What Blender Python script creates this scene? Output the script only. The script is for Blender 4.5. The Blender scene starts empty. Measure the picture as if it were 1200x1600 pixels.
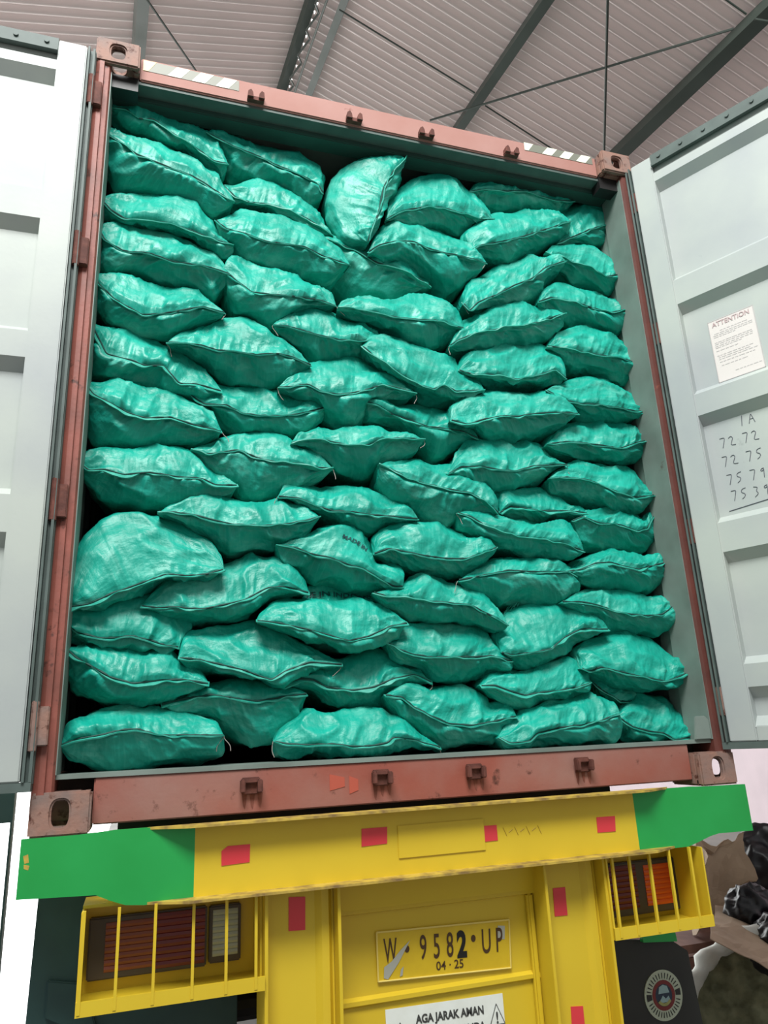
import bpy, bmesh, math, random
import numpy as np
from mathutils import Matrix, Vector

# ------------------------------------------------------------------ camera, world, light, exposure
scene = bpy.context.scene
COL = scene.collection
CAM = np.array([-.9413, -2.4210, .2191]); YAW, PITCH, ROLL, FPX = .3219, .2970, -.0475, 1159.05
_cz, _sz, _cx, _sx, _cr, _sr = (math.cos(YAW), math.sin(YAW), math.cos(PITCH), math.sin(PITCH), math.cos(ROLL), math.sin(ROLL))
_f = np.array([_sz*_cx, _cz*_cx, _sx]); _rt = np.array([_cz, -_sz, 0.]); _up = np.cross(_rt, _f)
AX = np.array([_cr*_rt+_sr*_up, -_sr*_rt+_cr*_up, _f])
cd = bpy.data.cameras.new('camera'); cam = bpy.data.objects.new('camera', cd); COL.objects.link(cam)
cd.sensor_fit = 'HORIZONTAL'; cd.sensor_width = 36; cd.lens = FPX/1200*36; cd.clip_start = .05; cd.clip_end = 200
mw = Matrix.Identity(4)
for i in range(3):
    mw[i][0], mw[i][1], mw[i][2], mw[i][3] = AX[0][i], AX[1][i], -AX[2][i], CAM[i]
cam.matrix_world = mw
scene.camera = cam
w = bpy.data.worlds.new('world'); scene.world = w; w.use_nodes = True
bg = w.node_tree.nodes['Background']; bg.inputs[0].default_value = (.975, 1, .985, 1)
_n = w.node_tree.nodes; _l = w.node_tree.links      # daylight is strong beyond the far, open end of the shed and weak on the near side
_tc = _n.new('ShaderNodeTexCoord'); _sx_ = _n.new('ShaderNodeSeparateXYZ'); _mr = _n.new('ShaderNodeMapRange')
_mr.inputs[1].default_value = -.15; _mr.inputs[2].default_value = .5; _mr.inputs[3].default_value = .47; _mr.inputs[4].default_value = 5.5
_l.new(_tc.outputs['Generated'], _sx_.inputs[0]); _l.new(_sx_.outputs['Y'], _mr.inputs[0]); _mz = _n.new('ShaderNodeMapRange'); _mz.inputs[1].default_value = -.25; _mz.inputs[2].default_value = .15; _mz.inputs[3].default_value = .45; _mz.inputs[4].default_value = 1
_mu = _n.new('ShaderNodeMath'); _mu.operation = 'MULTIPLY'
_l.new(_sx_.outputs['Z'], _mz.inputs[0]); _l.new(_mr.outputs[0], _mu.inputs[0]); _l.new(_mz.outputs[0], _mu.inputs[1]); _l.new(_mu.outputs[0], bg.inputs[1])

def area(name, loc, target, sx, sy, power, color=(1, 1, 1)):
    l = bpy.data.lights.new(name, 'AREA'); l.shape = 'RECTANGLE'; l.size = sx; l.size_y = sy; l.energy = power; l.color = color
    o = bpy.data.objects.new(name, l); COL.objects.link(o); o.location = loc
    o.rotation_euler = (Vector(target)-Vector(loc)).to_track_quat('-Z', 'Y').to_euler()
    return o
# added fill light standing in for daylight above and behind the photographer
area('daylight_fill', (-1.7, -4.1, 6.7), (0, .2, 1.2), 3.8, 2.2, 840, (1, 1, .98))
vs = scene.view_settings
vs.view_transform = 'Standard'; vs.look = 'None'; vs.gamma = 1; vs.use_curve_mapping = False
vs.exposure = .0

def ray(px, py):
    v = AX.T @ np.array([(px-600)/FPX, (800-py)/FPX, 1.])
    return v
def at(px, py, y):
    v = ray(px, py); t = (y-CAM[1])/v[1]; return CAM+t*v
def on_plane(px, py, p0, n):
    v = ray(px, py); t = np.dot(np.array(p0)-CAM, n)/np.dot(v, n); return CAM+t*v
def srgb(r, g, b):
    f = lambda c: (c/255/12.92) if c/255 <= .04045 else ((c/255+.055)/1.055)**2.4
    return (f(r), f(g), f(b), 1)

# ------------------------------------------------------------------ materials
def mat(name, col, rough=.5, metal=0, var=None, vscale=4, vamt=.5, bump=0, bscale=60, dirt=None, dscale=9, dpos=.62, spec=.5, coords='Object'):
    m = bpy.data.materials.new(name); m.use_nodes = True; nt = m.node_tree; N = nt.nodes; Lk = nt.links
    b = N['Principled BSDF']; b.inputs['Roughness'].default_value = rough; b.inputs['Metallic'].default_value = metal
    b.inputs['Base Color'].default_value = col; b.inputs['Specular IOR Level'].default_value = spec
    tc = N.new('ShaderNodeTexCoord'); src = None
    if var:
        n = N.new('ShaderNodeTexNoise'); n.inputs['Scale'].default_value = vscale; n.inputs['Detail'].default_value = 6
        Lk.new(tc.outputs[coords], n.inputs['Vector'])
        r = N.new('ShaderNodeMapRange'); r.inputs[1].default_value = .38; r.inputs[2].default_value = .68; r.inputs[4].default_value = vamt
        Lk.new(n.outputs[0], r.inputs[0])
        mx = N.new('ShaderNodeMix'); mx.data_type = 'RGBA'; mx.inputs['A'].default_value = col; mx.inputs['B'].default_value = var
        Lk.new(r.outputs[0], mx.inputs['Factor']); src = mx.outputs['Result']
    if dirt:
        n = N.new('ShaderNodeTexNoise'); n.inputs['Scale'].default_value = dscale; n.inputs['Detail'].default_value = 10; n.inputs['Roughness'].default_value = .65
        Lk.new(tc.outputs[coords], n.inputs['Vector'])
        r = N.new('ShaderNodeMapRange'); r.inputs[1].default_value = dpos; r.inputs[2].default_value = dpos+.1
        Lk.new(n.outputs[0], r.inputs[0])
        mx = N.new('ShaderNodeMix'); mx.data_type = 'RGBA'; mx.inputs['A'].default_value = col; mx.inputs['B'].default_value = dirt
        if src: Lk.new(src, mx.inputs['A'])
        Lk.new(r.outputs[0], mx.inputs['Factor']); src = mx.outputs['Result']
    if src: Lk.new(src, b.inputs['Base Color'])
    if bump:
        n = N.new('ShaderNodeTexNoise'); n.inputs['Scale'].default_value = bscale; n.inputs['Detail'].default_value = 4
        Lk.new(tc.outputs[coords], n.inputs['Vector'])
        bp = N.new('ShaderNodeBump'); bp.inputs['Strength'].default_value = bump; bp.inputs['Distance'].default_value = .004
        Lk.new(n.outputs[0], bp.inputs['Height']); Lk.new(bp.outputs[0], b.inputs['Normal'])
    return m

M = dict(
 red=mat('faded_red_paint', srgb(148, 80, 66), .6, var=srgb(152, 112, 102), vscale=3, vamt=.9, dirt=srgb(84, 46, 36), dscale=14, dpos=.6, bump=.15),
 header=mat('chalky_pink_red_paint', srgb(160, 114, 104), .7, var=srgb(170, 130, 122), vscale=4, vamt=.7, dirt=srgb(120, 62, 50), dscale=16, dpos=.66, bump=.12),
 post=mat('worn_red_post_paint', srgb(150, 84, 72), .55, var=srgb(112, 66, 56), vscale=6, vamt=.8, dirt=srgb(60, 38, 32), dscale=18, dpos=.58, bump=.2),
 beamin=mat('dark_green_inner_beam', srgb(46, 78, 70), .5, var=srgb(36, 62, 56), vscale=5, vamt=.7),
 casting=mat('rusty_cast_steel', srgb(148, 112, 98), .7, var=srgb(124, 108, 102), vscale=14, vamt=.9, dirt=srgb(86, 48, 36), dscale=26, dpos=.55, bump=.4),
post_shaded=mat('shaded_brown_post_paint', srgb(104, 58, 50), .5, var=srgb(78, 46, 42), vscale=6, vamt=.8, dirt=srgb(150, 84, 66), dscale=18, dpos=.66, bump=.2),  # right post: darker brown puts the shade of its face into the paint
 rust=mat('dark_rust', srgb(84, 46, 38), .8, var=srgb(120, 70, 58), vscale=30, vamt=.7, bump=.4),
 door=mat('pale_grey_green_door_paint', srgb(178, 186, 179), .5, var=srgb(154, 160, 165), vscale=1.7, vamt=.8, dirt=srgb(122, 130, 128), dscale=4, dpos=.67, bump=.06),
 gasket=mat('grey_rubber', srgb(84, 98, 94), .6, var=srgb(62, 74, 70), vscale=9, vamt=.6),
 inner=mat('inner_grey_green_paint', srgb(124, 138, 131), .55, var=srgb(98, 108, 102), vscale=5, vamt=.7, dirt=srgb(90, 80, 72), dscale=12, dpos=.66),
 stain=mat('rust_stain', srgb(112, 62, 50), .8, var=srgb(140, 82, 68), vscale=22, vamt=.9),
 wood=mat('container_floor_board', srgb(70, 56, 44), .7, var=srgb(48, 38, 32), vscale=8, vamt=.8),
 yellow=mat('yellow_paint', srgb(214, 186, 46), .4, var=srgb(206, 174, 38), vscale=3, vamt=.5, dirt=srgb(150, 118, 36), dscale=22, dpos=.72, bump=.05),
 green=mat('green_paint', srgb(34, 158, 76), .4, var=srgb(26, 146, 64), vscale=4, vamt=.7, dirt=srgb(20, 96, 50), dscale=28, dpos=.7, bump=.05),
 worn=mat('worn_edge', srgb(196, 168, 70), .6, var=srgb(116, 92, 60), vscale=24, vamt=.9),
 reflector=mat('red_reflective_tape', srgb(214, 60, 68), .35),
 plateyel=mat('plate_yellow', srgb(214, 182, 34), .35, var=srgb(198, 164, 30), vscale=18, vamt=.6),
 platelet=mat('plate_dark_brown', srgb(74, 50, 22), .5),
 black=mat('black_paint', srgb(22, 20, 20), .5),
 silver=mat('bare_scratched_metal', srgb(186, 188, 176), .35, metal=.4),
 white=mat('white_vinyl', srgb(226, 232, 226), .45, var=srgb(212, 216, 206), vscale=20, vamt=.5),
 tape=mat('white_tape', srgb(232, 236, 214), .4),
 tapedark=mat('grey_green_tape', srgb(122, 124, 112), .5),
 tapeyel=mat('yellow_tape', srgb(226, 196, 110), .4),
 label=mat('faded_label_paper', srgb(214, 208, 204), .5),
 labelink=mat('faded_label_ink', srgb(182, 160, 160), .6),
 labelgrey=mat('faded_grey_ink', srgb(186, 182, 180), .6),
 marker=mat('black_marker_ink', srgb(84, 90, 98), .6),
 lred=mat('dark_red_lens', srgb(96, 16, 24), .35, var=srgb(80, 14, 20), vscale=20, vamt=.4),
 lorange=mat('orange_lens', srgb(206, 84, 34), .25),
 lorange_shaded=mat('shaded_orange_lens', srgb(118, 56, 36), .4),  # left lens: shade of the recessed housing put into the orange
 lwhite=mat('ribbed_clear_lens', srgb(150, 158, 148), .3),
 lbody=mat('dark_lamp_body', srgb(66, 58, 52), .5),
 rubber=mat('black_rubber', srgb(34, 36, 34), .6, var=srgb(44, 46, 42), vscale=6, vamt=.6),
 rubberg=mat('dark_green_rubber', srgb(44, 78, 76), .6, var=srgb(34, 62, 64), vscale=6, vamt=.8),
 steelgreen=mat('dark_green_steel', srgb(52, 62, 56), .5, var=srgb(66, 76, 70), vscale=3, vamt=.7),
 steelgrey=mat('grey_steel', srgb(118, 122, 118), .5, var=srgb(92, 98, 92), vscale=3, vamt=.7),
 colgreen=mat('teal_painted_steel', srgb(66, 98, 92), .6, var=srgb(50, 80, 76), vscale=3, vamt=.7),
 roof=mat('pinkish_grey_roof_sheet', srgb(226, 210, 207), .45, metal=.25, var=srgb(210, 196, 193), vscale=.6, vamt=.6),
 wallr=mat('pinkish_white_plaster', srgb(196, 180, 186), .8, var=srgb(182, 168, 174), vscale=2, vamt=.6),
 concrete=mat('concrete', srgb(104, 100, 96), .8, var=srgb(86, 84, 80), vscale=1.4, vamt=.7, bump=.2),
 cardboard=mat('brown_cardboard', srgb(176, 152, 128), .8, var=srgb(150, 128, 106), vscale=5, vamt=.7),
 blackbag=mat('glossy_black_plastic', srgb(22, 20, 26), .34),
 jumbo=mat('white_woven_plastic', srgb(224, 224, 218), .55, bump=.3, bscale=90),
 olive=mat('dry_olive_fill', srgb(132, 132, 104), .8, var=srgb(84, 86, 62), vscale=14, vamt=.9, bump=.8, bscale=40),
 crate=mat('reddish_brown_wood', srgb(128, 88, 76), .7, var=srgb(96, 62, 54), vscale=7, vamt=.8),
 ring=mat('badge_cream', srgb(172, 182, 162), .5), badgered=mat('badge_red', srgb(112, 36, 34), .5),
 badgeblue=mat('badge_pale_blue', srgb(140, 168, 170), .5), badgenavy=mat('badge_navy', srgb(32, 48, 66), .5),
 badgeyel=mat('badge_yellow', srgb(150, 150, 90), .5),
 thread=mat('dark_thread', srgb(6, 66, 58), .7), twine=mat('pale_twine', srgb(150, 140, 134), .8),
 ink=mat('dark_printing_ink', srgb(14, 62, 66), .5),
)

def translucent(m, amt):
    nt = m.node_tree; b = nt.nodes['Principled BSDF']; out = nt.nodes['Material Output']
    t = nt.nodes.new('ShaderNodeBsdfTranslucent'); t.inputs[0].default_value = (.85, .80, .79, 1); mx = nt.nodes.new('ShaderNodeMixShader'); mx.inputs[0].default_value = amt
    nt.links.new(b.outputs[0], mx.inputs[1]); nt.links.new(t.outputs[0], mx.inputs[2]); nt.links.new(mx.outputs[0], out.inputs['Surface'])
translucent(M['roof'], .03)      # translucency added only to brighten the underside of the roof sheets

def sack_material():
    m = bpy.data.materials.new('teal_woven_plastic'); m.use_nodes = True; nt = m.node_tree; N = nt.nodes; Lk = nt.links
    b = N['Principled BSDF']
    tc = N.new('ShaderNodeTexCoord'); uv = tc.outputs['UV']
    def noise(scale, sx, sy, detail=4, rough=.5):
        mp = N.new('ShaderNodeMapping'); mp.inputs['Scale'].default_value = (sx, sy, 1); Lk.new(uv, mp.inputs[0])
        oi = N.new('ShaderNodeObjectInfo')
        va = N.new('ShaderNodeVectorMath'); va.operation = 'ADD'; Lk.new(mp.outputs[0], va.inputs[0])
        sc = N.new('ShaderNodeMath'); sc.operation = 'MULTIPLY'; sc.inputs[1].default_value = 97; Lk.new(oi.outputs['Random'], sc.inputs[0])
        Lk.new(sc.outputs[0], va.inputs[1])
        n = N.new('ShaderNodeTexNoise'); n.inputs['Scale'].default_value = scale; n.inputs['Detail'].default_value = detail; n.inputs['Roughness'].default_value = rough
        Lk.new(va.outputs[0], n.inputs['Vector']); return n.outputs[0]
    def rng(s, a, b_, c, d):
        r = N.new('ShaderNodeMapRange'); r.inputs[1].default_value = a; r.inputs[2].default_value = b_; r.inputs[3].default_value = c; r.inputs[4].default_value = d
        Lk.new(s, r.inputs[0]); return r.outputs[0]
    def mix(f, A, B):
        mx = N.new('ShaderNodeMix'); mx.data_type = 'RGBA'
        for k, v in (('A', A), ('B', B)):
            if isinstance(v, tuple): mx.inputs[k].default_value = v
            else: Lk.new(v, mx.inputs[k])
        Lk.new(f, mx.inputs['Factor']); return mx.outputs['Result']
    c = mix(rng(noise(9, 1, 1), .35, .65, 0, 1), srgb(2, 146, 127), srgb(14, 166, 146))
    c = mix(rng(noise(1, 150, 9, 3), .5, .8, 0, .3), c, srgb(80, 196, 176))      # pale weave streaks
    c = mix(rng(noise(6, 1, 1.3, 8, .7), .54, .72, 0, .5), c, srgb(120, 206, 188))        # pale patches, partly dusty, partly the weave's sheen painted in
    c = mix(rng(noise(16, 1, 1, 8, .75), .7, .76, 0, .55), c, srgb(40, 74, 68))         # charcoal smudges
    Lk.new(c, b.inputs['Base Color'])
    b.inputs['Specular IOR Level'].default_value = .5
    Lk.new(rng(noise(12, 1, 1), .3, .7, .38, .56), b.inputs['Roughness'])
    b1 = N.new('ShaderNodeBump'); b1.inputs['Strength'].default_value = .3; b1.inputs['Distance'].default_value = .006
    Lk.new(noise(1, 70, 14, 5, .6), b1.inputs['Height'])
    b2 = N.new('ShaderNodeBump'); b2.inputs['Strength'].default_value = .45; b2.inputs['Distance'].default_value = .012
    Lk.new(noise(26, 1, 1.2, 3, .5), b2.inputs['Height']); Lk.new(b1.outputs[0], b2.inputs['Normal'])
    Lk.new(b2.outputs[0], b.inputs['Normal'])
    return m
M['sack'] = sack_material()
M['hem'] = mat('teal_hem', srgb(14, 146, 126), .5, var=srgb(84, 186, 168), vscale=26, vamt=.6)

# ------------------------------------------------------------------ object helpers
def tag(o, label=None, cat=None, group=None, kind=None):
    if label: o['label'] = label
    if cat: o['category'] = cat
    if group: o['group'] = group
    if kind: o['kind'] = kind
    return o
def thing(name, label, cat, loc=(0, 0, 0), group=None):
    o = bpy.data.objects.new(name, None); COL.objects.link(o); o.location = loc; o.empty_display_size = .1
    return tag(o, label, cat, group)
def link(name, me, material, parent=None, smooth=False):
    me.materials.clear(); me.materials.append(material)
    if smooth: me.polygons.foreach_set('use_smooth', [True]*len(me.polygons))
    o = bpy.data.objects.new(name, me); COL.objects.link(o)
    if parent is not None:
        o.parent = parent
        o.matrix_parent_inverse = Matrix.Translation(-parent.location)   # meshes are written in world coordinates
    return o
class MB:
    def __init__(s): s.v = []; s.f = []
    def add(s, v, f):
        b = len(s.v); s.v += [tuple(map(float, p)) for p in v]; s.f += [tuple(b+i for i in q) for q in f]; return s
    def box(s, x0, x1, y0, y1, z0, z1):
        return s.add([(x, y, z) for x in (x0, x1) for y in (y0, y1) for z in (z0, z1)],
                     [(0, 1, 3, 2), (4, 6, 7, 5), (0, 4, 5, 1), (2, 3, 7, 6), (0, 2, 6, 4), (1, 5, 7, 3)])
    def obox(s, o, a, b, c):   # corner + three edge vectors
        o, a, b, c = map(np.array, (o, a, b, c))
        P = [o+i*a+j*b+k*c for i in (0, 1) for j in (0, 1) for k in (0, 1)]
        return s.add(P, [(0, 1, 3, 2), (4, 6, 7, 5), (0, 4, 5, 1), (2, 3, 7, 6), (0, 2, 6, 4), (1, 5, 7, 3)])
    def prism(s, poly, ext):   # closed polygon of 3-D points + extrusion vector
        P = [np.array(p, float) for p in poly]; e = np.array(ext, float); n = len(P)
        return s.add(P+[p+e for p in P], [tuple(range(n))[::-1], tuple(range(n, 2*n))]+[(i, (i+1) % n, n+(i+1) % n, n+i) for i in range(n)])
    def tube(s, pts, r, n=8):
        pts = [np.array(p, float) for p in pts]; rings = []
        for i, p in enumerate(pts):
            t = pts[min(i+1, len(pts)-1)]-pts[max(i-1, 0)]; t /= np.linalg.norm(t)+1e-9
            a = np.cross(t, (0, 0, 1) if abs(t[2]) < .9 else (1, 0, 0)); a /= np.linalg.norm(a); b = np.cross(t, a)
            rr = r[i] if hasattr(r, '__len__') else r
            rings.append([p+rr*(math.cos(k*2*math.pi/n)*a+math.sin(k*2*math.pi/n)*b) for k in range(n)])
        V = [q for R_ in rings for q in R_]; F = []
        for i in range(len(pts)-1):
            for k in range(n): F.append((i*n+k, i*n+(k+1) % n, (i+1)*n+(k+1) % n, (i+1)*n+k))
        F.append(tuple(range(n))); F.append(tuple(range((len(pts)-1)*n, len(pts)*n))[::-1])
        return s.add(V, F)
    def plate_hole(s, o, a, b, c, cx, cy, rx, ry, k=.5, n=28):
        """rectangular plate (corner o, edges a, b, thickness c) with a rounded slot at fraction (cx,cy), radii in metres"""
        o, a, b, c = map(lambda q: np.array(q, float), (o, a, b, c)); la, lb = np.linalg.norm(a), np.linalg.norm(b)
        ua, ub = a/la, b/lb; C0 = o+cx*a+cy*b; inn, out = [], []
        for i in range(n):
            t = 2*math.pi*(i+.5)/n; ct, st = math.cos(t), math.sin(t); e = 1/1.45
            inn.append(C0+ua*rx*math.copysign(abs(ct)**e, ct)+ub*ry*math.copysign(abs(st)**e, st))
            dx, dy = ct, st
            tx = ((1-cx)*la if dx > 0 else cx*la)/max(abs(dx), 1e-6); ty = ((1-cy)*lb if dy > 0 else cy*lb)/max(abs(dy), 1e-6)
            tt = min(tx, ty); out.append([dx*tt, dy*tt])
        cor = [((1-cx)*la, (1-cy)*lb), (-cx*la, (1-cy)*lb), (-cx*la, -cy*lb), ((1-cx)*la, -cy*lb)]
        for cc in cor:
            i = min(range(n), key=lambda q: (out[q][0]-cc[0])**2+(out[q][1]-cc[1])**2); out[i] = list(cc)
        out = [C0+ua*p[0]+ub*p[1] for p in out]
        V = inn+out+[p+c for p in inn]+[p+c for p in out]; F = []
        for i in range(n):
            j = (i+1) % n
            F += [(i, j, n+j, n+i), (2*n+i, 3*n+i, 3*n+j, 2*n+j), (i, 2*n+i, 2*n+j, j), (n+i, n+j, 3*n+j, 3*n+i)]
        return s.add(V, F)
    def build(s, name, material, parent=None, smooth=False, bevel=0):
        me = bpy.data.meshes.new(name); me.from_pydata(s.v, [], s.f); me.update()
        bm = bmesh.new(); bm.from_mesh(me); bmesh.ops.recalc_face_normals(bm, faces=bm.faces)
        if bevel:
            es = [e for e in bm.edges if len(e.link_faces) == 2 and e.calc_face_angle(0) > .6]
            bmesh.ops.bevel(bm, geom=es, offset=bevel, segments=2, affect='EDGES', clamp_overlap=True)
        bm.to_mesh(me); bm.free()
        o = link(name, me, material, parent, smooth)
        return o
def text_verts(s, size=1, xs=1, bold=0, align='CENTER', shear=0):
    c = bpy.data.curves.new('t', 'FONT'); c.body = s; c.size = size; c.offset = bold; c.align_x = align; c.shear = shear; c.resolution_u = 4
    o = bpy.data.objects.new('t', c); COL.objects.link(o); dg = bpy.context.evaluated_depsgraph_get()
    me = bpy.data.meshes.new_from_object(o.evaluated_get(dg))
    V = [(v.co.x*xs, v.co.y) for v in me.vertices]; F = [tuple(p.vertices) for p in me.polygons]
    bpy.data.objects.remove(o); bpy.data.curves.remove(c); bpy.data.meshes.remove(me)
    return V, F
def text_on(mb, s, o, a, b, n, size, xs=1, bold=0, align='CENTER', off=.0015, shear=0):
    """letters laid on the plane through o with unit axes a (reading direction) and b (up), n towards the reader"""
    V, F = text_verts(s, size, xs, bold, align, shear); o, a, b, n = map(np.array, (o, a, b, n))
    k = len(V)
    top = [o+a*x+b*y+n*off for x, y in V]
    mb.add(top, F)
def catmull(P, n):
    P = np.array(P, float); d = np.r_[0, np.cumsum(np.linalg.norm(np.diff(P, axis=0), axis=1))]; d /= d[-1]
    t = np.linspace(0, 1, n); Q = np.stack([np.interp(t, d, P[:, k]) for k in range(P.shape[1])], 1)
    for _ in range(max(2, n//26)):
        R_ = Q.copy(); R_[1:-1] = .25*Q[:-2]+.5*Q[1:-1]+.25*Q[2:]; Q = R_
    return Q
def vnoise(x, y, seed):
    xi = np.floor(x).astype(np.int64); yi = np.floor(y).astype(np.int64); xf = x-xi; yf = y-yi
    def h(a, b):
        k = (a*374761393+b*668265263+seed*1442695041) & 0xffffffff
        k = ((k ^ (k >> 13))*1274126177) & 0xffffffff
        return ((k ^ (k >> 16)) & 0xffff)/65535.
    u = xf*xf*(3-2*xf); v = yf*yf*(3-2*yf)
    return (h(xi, yi)*(1-u)+h(xi+1, yi)*u)*(1-v)+(h(xi, yi+1)*(1-u)+h(xi+1, yi+1)*u)*v

GZ = -1.45   # ground level below the container's underside
# ------------------------------------------------------------------ setting: floor, wall, roof
tag(MB().box(-1.45, 9.2, -14, 24, GZ-.1, GZ).build('floor', M['concrete']), kind='structure')
tag(MB().box(9.0, 9.2, -6, 24, GZ, 6.5).build('wall_right', M['wallr']), kind='structure')
RD = np.array([-.053, .992, .111]); RD /= np.linalg.norm(RD)
RH = np.cross(RD, [0, 0, 1]); RH /= np.linalg.norm(RH); RN = np.cross(RH, RD)
v = ray(478, 60); RP = CAM+v*(5.9/v[2])
ANG = (math.radians(14), math.radians(18))
SL = -RH*math.cos(ANG[0])-RN*math.sin(ANG[0]); SR = RH*math.cos(ANG[1])-RN*math.sin(ANG[1])
NL = np.cross(SL, RD); NL *= np.sign(NL[2]); NR = np.cross(SR, RD); NR *= np.sign(NR[2])
def sheet(S, Nn, length):
    pitch, amp, per = .088, .026, 10; n = int(9/pitch*per); mb = MB(); a0 = -2.4
    V = []; F = []
    for i in range(n+1):
        d = a0+i*pitch/per; h = amp*math.cos(2*math.pi*i/per)
        p = RP+RD*d+Nn*h; V += [p, p+S*length]
    for i in range(n):
        a, b = 2*i, 2*i+2
        F.append((a, a+1, b+1, b))
    return mb.add(V, F)
ceil = sheet(SL, NL, 9).build('ceiling', M['roof'], smooth=True); tag(ceil, kind='structure')
ceil2 = sheet(SR, NR, 9.5).build('ceiling', M['roof'], smooth=True); tag(ceil2, kind='structure')
def beam_on(px, py, S, Nn, wdt, dep, mate, name, parent, off=None):
    """purlin parallel to the ridge whose line runs through pixel (px,py) of the roof plane"""
    if off is None:
        P = on_plane(px, py, RP-Nn*.06, Nn); off = np.dot(P-RP, S)
    o = RP+S*off-RD*2.6-Nn*(.03+dep); S_ = S*wdt
    return MB().obox(o-S_*.5, S_, RD*9.2, Nn*dep).build(name, mate, parent)
beam_on(220, 10, SL, NL, .09, .10, M['steelgrey'], 'roof_purlin', ceil)
beam_on(-330, 10, SL, NL, .09, .10, M['steelgrey'], 'roof_purlin', ceil)
beam_on(482, 10, SL, NL, .07, .07, M['steelgreen'], 'ridge_purlin', ceil)
beam_on(535, 10, SR, NR, .06, .07, M['steelgrey'], 'ridge_purlin', ceil2)
beam_on(838, 20, SR, NR, .075, .13, M['steelgreen'], 'roof_purlin', ceil2)
beam_on(1188, 22, SR, NR, .10, .13, M['steelgreen'], 'roof_purlin', ceil2)
beam_on(1760, 22, SR, NR, .09, .10, M['steelgreen'], 'roof_purlin', ceil2)
# zigzag lattice chain under the ridge
mb = MB(); P0 = RP+SR*.02-NR*.16; pts = []
for i in range(60):
    pts.append(P0+RD*(-2.5+i*.14)+(RH*.035 if i % 2 else -RH*.035)+np.array([0, 0, .05 if i % 2 else -.02]))
for i in range(len(pts)-1): mb.tube([pts[i], pts[i+1]], .009, 5)
mb.tube([P0-RD*2.5+RH*.05, P0+RD*6+RH*.05], .010, 5)
mb.build('ridge_lattice', M['steelgrey'], ceil2)
def rod(p, q, r=.009):
    a = on_plane(p[0], p[1], RP-NR*.2, NR); b = on_plane(q[0], q[1], RP-NR*.2, NR)
    MB().tube([a, b], r, 6).build('brace_rod', M['steelgreen'], ceil2)
rod((672, 188), (1146, 45)); rod((950, -20), (944, 236), .010); rod((530, 15), (742, 145), .007); rod((758, 165), (868, 236), .007)
rod((1100, -25), (1166, 22), .007); rod((1180, 30), (1240, 40), .009)
a = on_plane(230, 0, RP-NL*.2, NL); b = on_plane(303, 106, RP-NL*.2, NL)
MB().tube([a-(b-a)*.4, b+(b-a)*.3], .009, 6).build('brace_rod', M['steelgreen'], ceil)
# gate frame far left, seen below the left door
c0 = at(25, 1225, 2.2); c1 = at(12, 1285, 2.2); c2 = at(12, 1286, 2.2)
t = thing('gate_frame', 'dark teal steel gate frame at the far left beyond the open door', 'gate', (c0[0]-.03, 2.25, GZ))
MB().box(c1[0]+.012, c0[0], 2.2, 2.28, GZ, 4.2).build('gate_post', M['colgreen'], t)
MB().box(c0[0]-1.6, c0[0]-.01, 2.21, 2.27, c2[2], c2[2]+.5).build('gate_rail', M['colgreen'], t)

# ------------------------------------------------------------------ shipping container
CT = thing('shipping_container', 'weathered red shipping container standing open on the yellow trailer, packed with green sacks', 'container', (0, 3, 0))
W, H, L = 1.219, 2.896, 6.06
cw, cl, ch = .162, .178, .118
def casting(sx, top, y0=0.):
    x0, x1 = (-W, -W+cw) if sx < 0 else (W-cw, W)
    z0 = H-ch if top else 0; th = .026; mb = MB()
    mb.plate_hole((x0, y0, z0), (cw, 0, 0), (0, 0, ch), (0, th, 0), .5, .5, .0235 if not top else .027, .037 if not top else .032)
    xs = x0 if sx < 0 else x1-th
    mb.plate_hole((xs, y0+th, z0+.001), (0, cl-th, 0), (0, 0, ch-.002), (th, 0, 0), .5, .5, .038, .030)
    xi = x1-th if sx < 0 else x0
    mb.box(xi, xi+th, y0+th, y0+cl, z0+.001, z0+ch-.001)
    zt = z0+ch-th if top else z0; zo = z0 if top else z0+ch-th
    mb.plate_hole((x0+.001, y0+th, zt), (cw-.002, 0, 0), (0, cl-th-.001, 0), (0, 0, th), .5, .45, .03, .055)
    if not top:
        mb.box(x0+th, x1-th, y0+th, y0+cl, zo, zo+th)
        if sx < 0: mb.box(x0+th, x1-th, y0+cl-th, y0+cl-.001, z0+th, zo)
    elif sx < 0: pass
    else: mb.box(x0+th, x1-th, y0+th, y0+cl, zo, zo+th); mb.box(x0+th, x1-th, y0+cl-th, y0+cl, z0+.001, z0+ch-.001)
    return mb.build('corner_casting', M['casting'], CT, bevel=.006)
for sx in (-1, 1):
    for top in (0, 1): casting(sx, top)
# sill and header
SX = W-cw-.002
MB().box(-SX, SX, .05, .16, .020, .150).build('door_sill', M['red'], CT, bevel=.004)
MB().box(-W+.055, W-.055, .045, .30, .150, .163).build('threshold_plate', M['inner'], CT)
MB().box(-SX, SX, .05, .12, 2.772, 2.885).build('door_header', M['header'], CT, bevel=.005)
MB().box(-W+.06, W-.06, .12, .20, 2.735, 2.79).build('header_inner_beam', M['beamin'], CT, bevel=.004)
MB().box(-W+.06, W-.06, .06, .12, 2.758, 2.772).build('header_shade_strip', M['gasket'], CT)  # dark strip added to draw the shadow line under the header
for s in (-1, 1):
    x0, x1 = sorted((s*(W-.040), s*(W-.160)))
    MB().box(x0, x1, .052, .115, 2.712, 2.777).build('corner_shade_block', M['black'], CT)  # solid black block added where the corner recess lies in shade
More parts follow.
